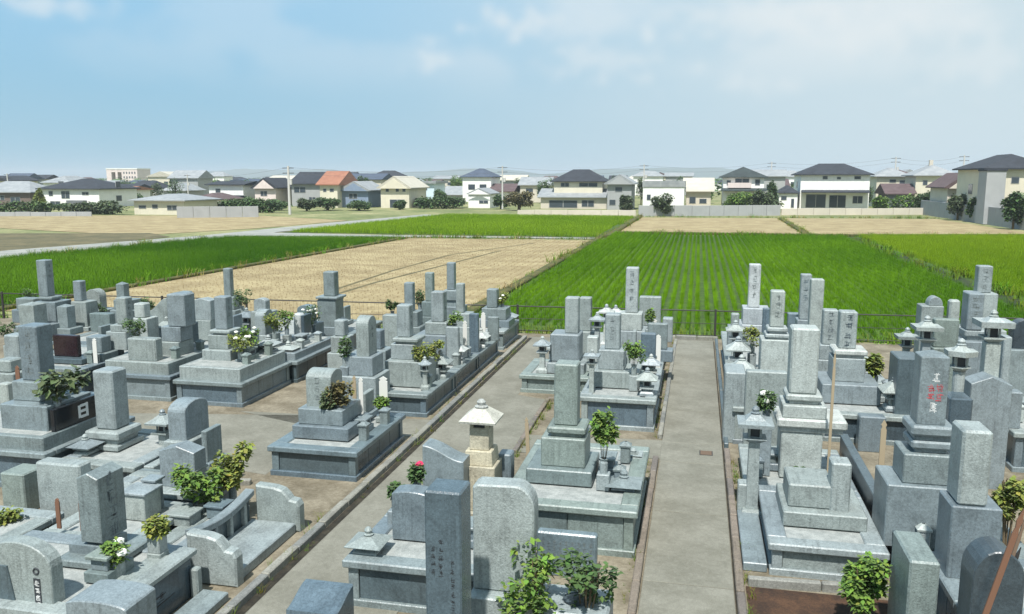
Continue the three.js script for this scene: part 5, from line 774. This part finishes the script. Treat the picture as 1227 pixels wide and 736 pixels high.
{ // apartment block far away
  const z = -430, [x0, yt] = at(127, 203, z), x1 = at(164, 203, z)[0], X = (x1 - x0) / 2, T = thing('apartment_block', 'distant pale apartment block with two stairwell recesses', 'building', [(x0 + x1) / 2, 0, z - 6]); const f = (k) => -X + 2 * X * k; for (const [a, b] of [[0, 0.16], [0.29, 0.36], [0.49, 1]]) mesh('wall', bar(f(a), f(b), 0, yt, -6, 6), Wm.pink, T); for (const [a, b] of [[0.16, 0.29], [0.36, 0.49]]) { mesh('stairwell_wall', bar(f(a), f(b), 0, yt - 0.01, -6, 1.5), Wm.pink, T); mesh('lintel', bar(f(a), f(b), yt - 1.6, yt - 0.005, 1.5, 5.9), Wm.pink, T); } mesh('parapet', bar(-X - 0.2, X + 0.2, yt, yt + 0.6, -6.2, 6.2), Wm.white, T);
  for (let r = 0; r < 3; r++) for (let k = 0; k < 5; k++) { const a = -X + 2 * X * (0.55 + k * 0.088); mesh('window', bar(a, a + 0.8, yt - 2.6 - r * 2.6, yt - 1.4 - r * 2.6, 5.98, 6.06), M.glass, T); }
}
// the hazy rows behind
for (let i = 0; i < 64; i++) {
  const px = -10 + i * 19.6 + rr(-9, 9), z = -rr(172, 400), w = rr(6.5, 11), h = px > 105 && px < 185 ? 2.6 : rr(3, 6), x = at(px, 222, z)[0], X = w / 2, Z = rr(3, 5);
  const T = thing('far_house', `hazy far ${['white', 'cream', 'grey', 'beige', 'white'][i % 5]} house with ${['pale grey', 'dark', 'brown', 'blue', 'pale grey', 'dark', 'beige'][i * 5 % 7]} ${['hipped', 'side gabled', 'front gabled', 'hipped', 'side gabled'][i * 7 % 5]} roof`, 'house', [x, 0, z], 'far hazy houses'); mesh('wall', bar(-X, X, 0, h, -Z, Z), [Wm.white, Wm.cream, Wm.grey, Wm.beige, Wm.white][i % 5], T); mesh('roof', roofGeo(X, Z, h, h + rr(1.2, 2.4), ['hip', 'side', 'front', 'hip', 'side'][i * 7 % 5], 0.5), [R.grey, R.dark, R.brown, R.blue, R.grey, R.dark, R.beige][i * 5 % 7], T);
  for (let k = 0; k < 2; k++) { const wx = -X * 0.6 + k * X * 0.8; mesh('window', bar(wx, wx + 1.6, h * 0.5, h * 0.5 + 1.2, Z - 0.02, Z + 0.05), M.glass, T); }
}
// garden walls
function gardenWall(label, pts, h, mat, t = 0.2) { const T = thing('garden_wall', label, 'wall'); for (let i = 0; i + 1 < pts.length; i++) { const [ax, az] = pts[i], [bx, bz] = pts[i + 1], L = Math.hypot(bx - ax, bz - az), n = Math.max(1, Math.round(L / 2.4)), a = Math.atan2(bx - ax, bz - az); for (let k = 0; k < n; k++) { const f = (k + 0.5) / n, g = block(-t / 2, t / 2, -0.1, h + rr(-0.03, 0.03), -L / n / 2 + 0.02, L / n / 2 - 0.02, 0.02); g.rotateY(a); g.translate(ax + (bx - ax) * f, 0, az + (bz - az) * f); mesh('panel', g, mat, T); } } }
const GP = (px, py) => ground(px, py);
gardenWall('grey block wall along the far stubble field', [GP(765, 259), GP(850, 258.5), GP(935, 258)], 1.5, Wm.grey);
gardenWall('pale low wall before the large white house', [GP(936, 257.5), GP(1108, 257)], 0.95, Wm.beige);
gardenWall('low beige wall before the long low farmhouse', [GP(620, 257.5), GP(700, 257), GP(762, 258)], 0.7, Wm.beige);
gardenWall('slanting grey retaining wall on the right of the stubble', [[33.4, -139], [34.2, -98], [35.5, -80]], 2.1, wallM(0.30, 0.31, 0.31), 0.4);
gardenWall('grey block wall left of the thick utility pole', [GP(212, 261), GP(310, 260)], 1.5, Wm.grey);
gardenWall('low kerb wall before the white two storey house', [GP(0, 259), GP(110, 259)], 0.6, Wm.grey);
// trees and hedges
function tree(label, px, pyTop, z, wpx, o = {}) {
  const [x, yt] = at(px, pyTop, z), s = Math.abs(at(px + 1, pyTop, z)[0] - x), r = wpx * s / 2, T = thing(o.name ?? 'tree', label, 'tree', [x, 0, z], o.group), tr = new THREE.CylinderGeometry(r * 0.06, r * 0.12, yt * 0.7, 6).translate(0, yt * 0.35, 0);
  mesh('trunk', tr, twigMat, T); const y0 = yt * (o.low ?? 0.2), gs = [], cl = 5 + Math.floor(rnd() * 3), ch = yt - y0; for (let k = 0; k < cl; k++) { const a = k * 2.4 + rnd(), f = k / cl, rad = r * (o.cone ? 0.35 * (1 - f) : 0.5), g = leafCloud(o.n ?? 420, r * rr(0.42, 0.65) * (o.cone ? 1.1 - f * 0.7 : 1), ch * rr(0.2, 0.32), r * rr(0.42, 0.65) * (o.cone ? 1.1 - f * 0.7 : 1), o.leaf ?? Math.max(0.36, r * 0.17), GREEN[o.c ?? 'dull']); g.translate(Math.cos(a) * rad, y0 + ch * (0.22 + 0.58 * f), Math.sin(a) * rad); gs.push(g); }
  mesh('crown', merge(gs), LM, T);
}
tree('narrow yellow green conifer beside the white two storey house', 46, 224, -133, 16, { c: 'yellow', cone: true, low: 0.05 });
for (const [px, t, w, z, c, lab] of [[75, 244, 22, -128, 'deep', 'dark shrub tree before the white two storey house'], [105, 243, 20, -129, 'deep', 'dark round tree right of the black hip roof'], [130, 240, 20, -131, 'dull', 'dull green garden tree by the brick red roof'], [152, 228, 30, -150, 'deep', 'dark leaning tree behind the cream bungalow'], [208, 240, 14, -116, 'fresh', 'green tree at the end of the cream bungalow'], [183, 216, 14, -215, 'deep', 'dark tree top over the cream bungalow'], [275, 240, 22, -136, 'deep', 'dark tree before the white flat eaved house'], [300, 236, 28, -134, 'deep', 'wide dark tree by the pinkish house'], [330, 238, 26, -132, 'deep', 'dark tree beside the thick utility pole'], [367, 238, 20, -130, 'dull', 'dull tree before the dark slate house'], [392, 236, 28, -134, 'deep', 'dark tree below the orange gable roof'], [420, 210, 16, -190, 'deep', 'dark tall tree behind the blue house'], [435, 209, 14, -190, 'deep', 'second tall tree behind the blue house'], [430, 240, 30, -134, 'deep', 'dark tree below the blue house'], [527, 226, 16, -160, 'deep', 'dark round tree by the pale blue house'], [510, 236, 26, -150, 'deep', 'dark tree before the pale blue house'], [545, 236, 26, -150, 'dull', 'dull tree left of the small white house'], [622, 228, 34, -140, 'autumn', 'olive brown tree right of the thin utility pole'], [600, 234, 18, -146, 'deep', 'dark tree beside the thin utility pole'], [546, 212, 14, -260, 'deep', 'dark far tree on the skyline'], [750, 233, 14, -128, 'dull', 'slim garden tree by the grey gabled house'], [793, 232, 24, -124, 'dull', 'bushy tree before the flat roofed warehouse'], [885, 228, 34, -131, 'fresh', 'broad green tree under the long balcony'], [914, 227, 28, -131, 'dull', 'green tree beside the long balcony'], [928, 216, 14, -150, 'deep', 'dark tree between the hip roofed houses'], [1056, 234, 18, -138, 'fresh', 'green shrub tree right of the large white house'], [1108, 228, 22, -140, 'deep', 'dark tree by the hedge end'], [1150, 230, 26, -120, 'dull', 'dull tree behind the retaining wall'], [1170, 236, 20, -116, 'deep', 'dark tree before the shaded wall block'], [1218, 228, 28, -100, 'deep', 'dark tree on the right above the retaining wall'], [740, 214, 12, -230, 'dull', 'far dull tree behind the grey gabled house'], [478, 240, 14, -139, 'deep', 'dark shrub in front of the archway house']]) tree(lab, px, t, z, w, { c });
for (let i = 0; i < 34; i++) { const px = -5 + i * 37 + rr(-14, 14), z = -rr(170, 230), c = ['deep', 'dull', 'deep', 'fresh'][i % 4]; tree(`${{ deep: 'dark green', dull: 'dull green', fresh: 'bright green' }[c]} garden tree among the houses`, px, 209 + rr(0, 14), z, rr(12, 24), { c, group: 'garden trees among the houses', n: 200 }); }
function hedge(label, a, b, h, c) { const L = Math.hypot(b[0] - a[0], b[1] - a[1]), T = thing('hedge', label, 'hedge', [(a[0] + b[0]) / 2, 0, (a[1] + b[1]) / 2]); const g = leafCloud(Math.round(L * 150), L / 2, h / 2, 0.8, 0.5, GREEN[c], h / 2, (x, y, z) => [x, Math.max(0.05, y), z]); g.rotateY(-Math.atan2(b[1] - a[1], b[0] - a[0])); mesh('foliage', g, LM, T); mesh('stem', twigs(8, 0.3, h * 0.6, 0.04), twigMat, T); }
hedge('clipped green hedge right of the large white house', GP(1064, 252), GP(1112, 253), 2.6, 'fresh');
hedge('long dark hedge before the houses on the far left', GP(-10, 257), GP(70, 257), 2.0, 'deep');
hedge('ragged dark hedge before the white two storey house', GP(75, 256), GP(150, 257), 1.7, 'dull');
hedge('low hedge behind the grey block wall', GP(255, 254), GP(345, 255), 2.2, 'deep');
hedge('hedge before the pale blue house', GP(495, 250), GP(556, 250), 2.2, 'deep');
hedge('hedge behind the block wall under the long balcony', GP(865, 254), GP(935, 254), 2.4, 'dull');
hedge('leafy hedge on top of the retaining wall', [36, -134], [37.5, -104], 3.4, 'dull');
// utility poles and wires
const tops = [];
function pole(label, px, pyTop, z, r = 0.17) { const [x, y] = at(px, pyTop, z), T = thing('utility_pole', label, 'utility pole', [x, 0, z]); mesh('pole', new THREE.CylinderGeometry(r * 0.7, r, y, 10).translate(0, y / 2, 0), M.concretePole, T); for (const k of [0.25, 1.0]) mesh('crossarm', bar(-0.9, 0.9, y - k - 0.1, y - k, -0.05, 0.05), M.steel, T); mesh('transformer', new THREE.CylinderGeometry(0.22, 0.22, 0.7, 10).translate(0.4, y - 2.4, 0.1), M.concretePole, T); tops.push([x, y - 0.2, z]); }
pole('thick pale utility pole left of the dark slate house', 345, 199, -116, 0.22);
pole('thin utility pole beside the small white house', 602, 199, -145);
pole('far utility pole over the cream bungalow', 224, 209, -190);
pole('utility pole over the grey gabled house', 772, 197, -170);
pole('utility pole behind the large white house', 1074, 188, -185);
pole('utility pole behind the red dormer house', 1156, 186, -180);
pole('utility pole between the hip roofed houses', 925, 194, -190);
pole('far left utility pole by the brown walled house', 8, 208, -170);
for (const [a, b] of [[0, 1], [1, 3], [3, 6], [6, 4], [4, 5], [7, 2], [2, 0]]) { const A = new THREE.Vector3(...tops[a]), B = new THREE.Vector3(...tops[b]), gs = []; for (const dy of [0, -0.8]) { const m = A.clone().lerp(B, 0.5); m.y -= 1.6; const c = new THREE.QuadraticBezierCurve3(A.clone().setY(A.y + dy), m.setY(m.y + dy), B.clone().setY(B.y + dy)); gs.push(new THREE.TubeGeometry(c, 24, 0.014, 4)); } const T = thing('power_line', ['pair of wires from the thick pole to the thin pole', 'pair of wires from the thin pole past the farmhouse', 'pair of wires over the white warehouse', 'pair of wires over the large white house', 'pair of wires over the red dormer house', 'pair of wires over the white two storey house', 'pair of wires from the bungalow pole to the thick pole'][[[0, 1], [1, 3], [3, 6], [6, 4], [4, 5], [7, 2], [2, 0]].findIndex((q) => q[0] === a && q[1] === b)], 'wires'); gs.forEach((g) => mesh('wire', g, M.wire, T)); }
// hills
{
  const ridge = (z, h0, h1, sd) => { const o = [], n = 160, W = 5200; const y = (i) => { const t = i / n; return h0 + (h1 - h0) * fbm(t * 14 + sd, sd, 512, 5) * (0.4 + 0.9 * fbm(t * 4 + sd, sd + 9, 512, 2)); }; for (let i = 0; i < n; i++) { const a = -W / 2 + W * i / n, b = -W / 2 + W * (i + 1) / n; o.push(a, -5, z, b, -5, z, b, y(i + 1), z - 400, a, -5, z, b, y(i + 1), z - 400, a, y(i), z - 400); o.push(a, y(i), z - 400, b, y(i + 1), z - 400, b, -5, z - 900, a, y(i), z - 400, b, -5, z - 900, a, -5, z - 900); } return soup(o); };
  structure('hills', ridge(-3600, 6, 66, 31), plain(0.06, 0.09, 0.05, 1), 'low hazy wooded hills behind the town', 'hills');
}
{ const n = 1500, g = leafCloud(40, 3, 2.2, 3, 1.6, GREEN.deep, 2), im = new THREE.InstancedMesh(g, LM, n), m = new THREE.Matrix4(); for (let i = 0; i < n; i++) { const z = -rr(230, 1500), x = at(rr(-60, 1290), 214, z)[0], s = rr(0.6, 1.5); m.makeScale(s * rr(1, 2), s, s).setPosition(x, 0, z); im.setMatrixAt(i, m); } im.name = 'far_woods'; scene.add(im); tag(im, 'mass of hazy trees and gardens behind the town', 'trees', null, 'stuff'); }

renderer.render(scene, camera);
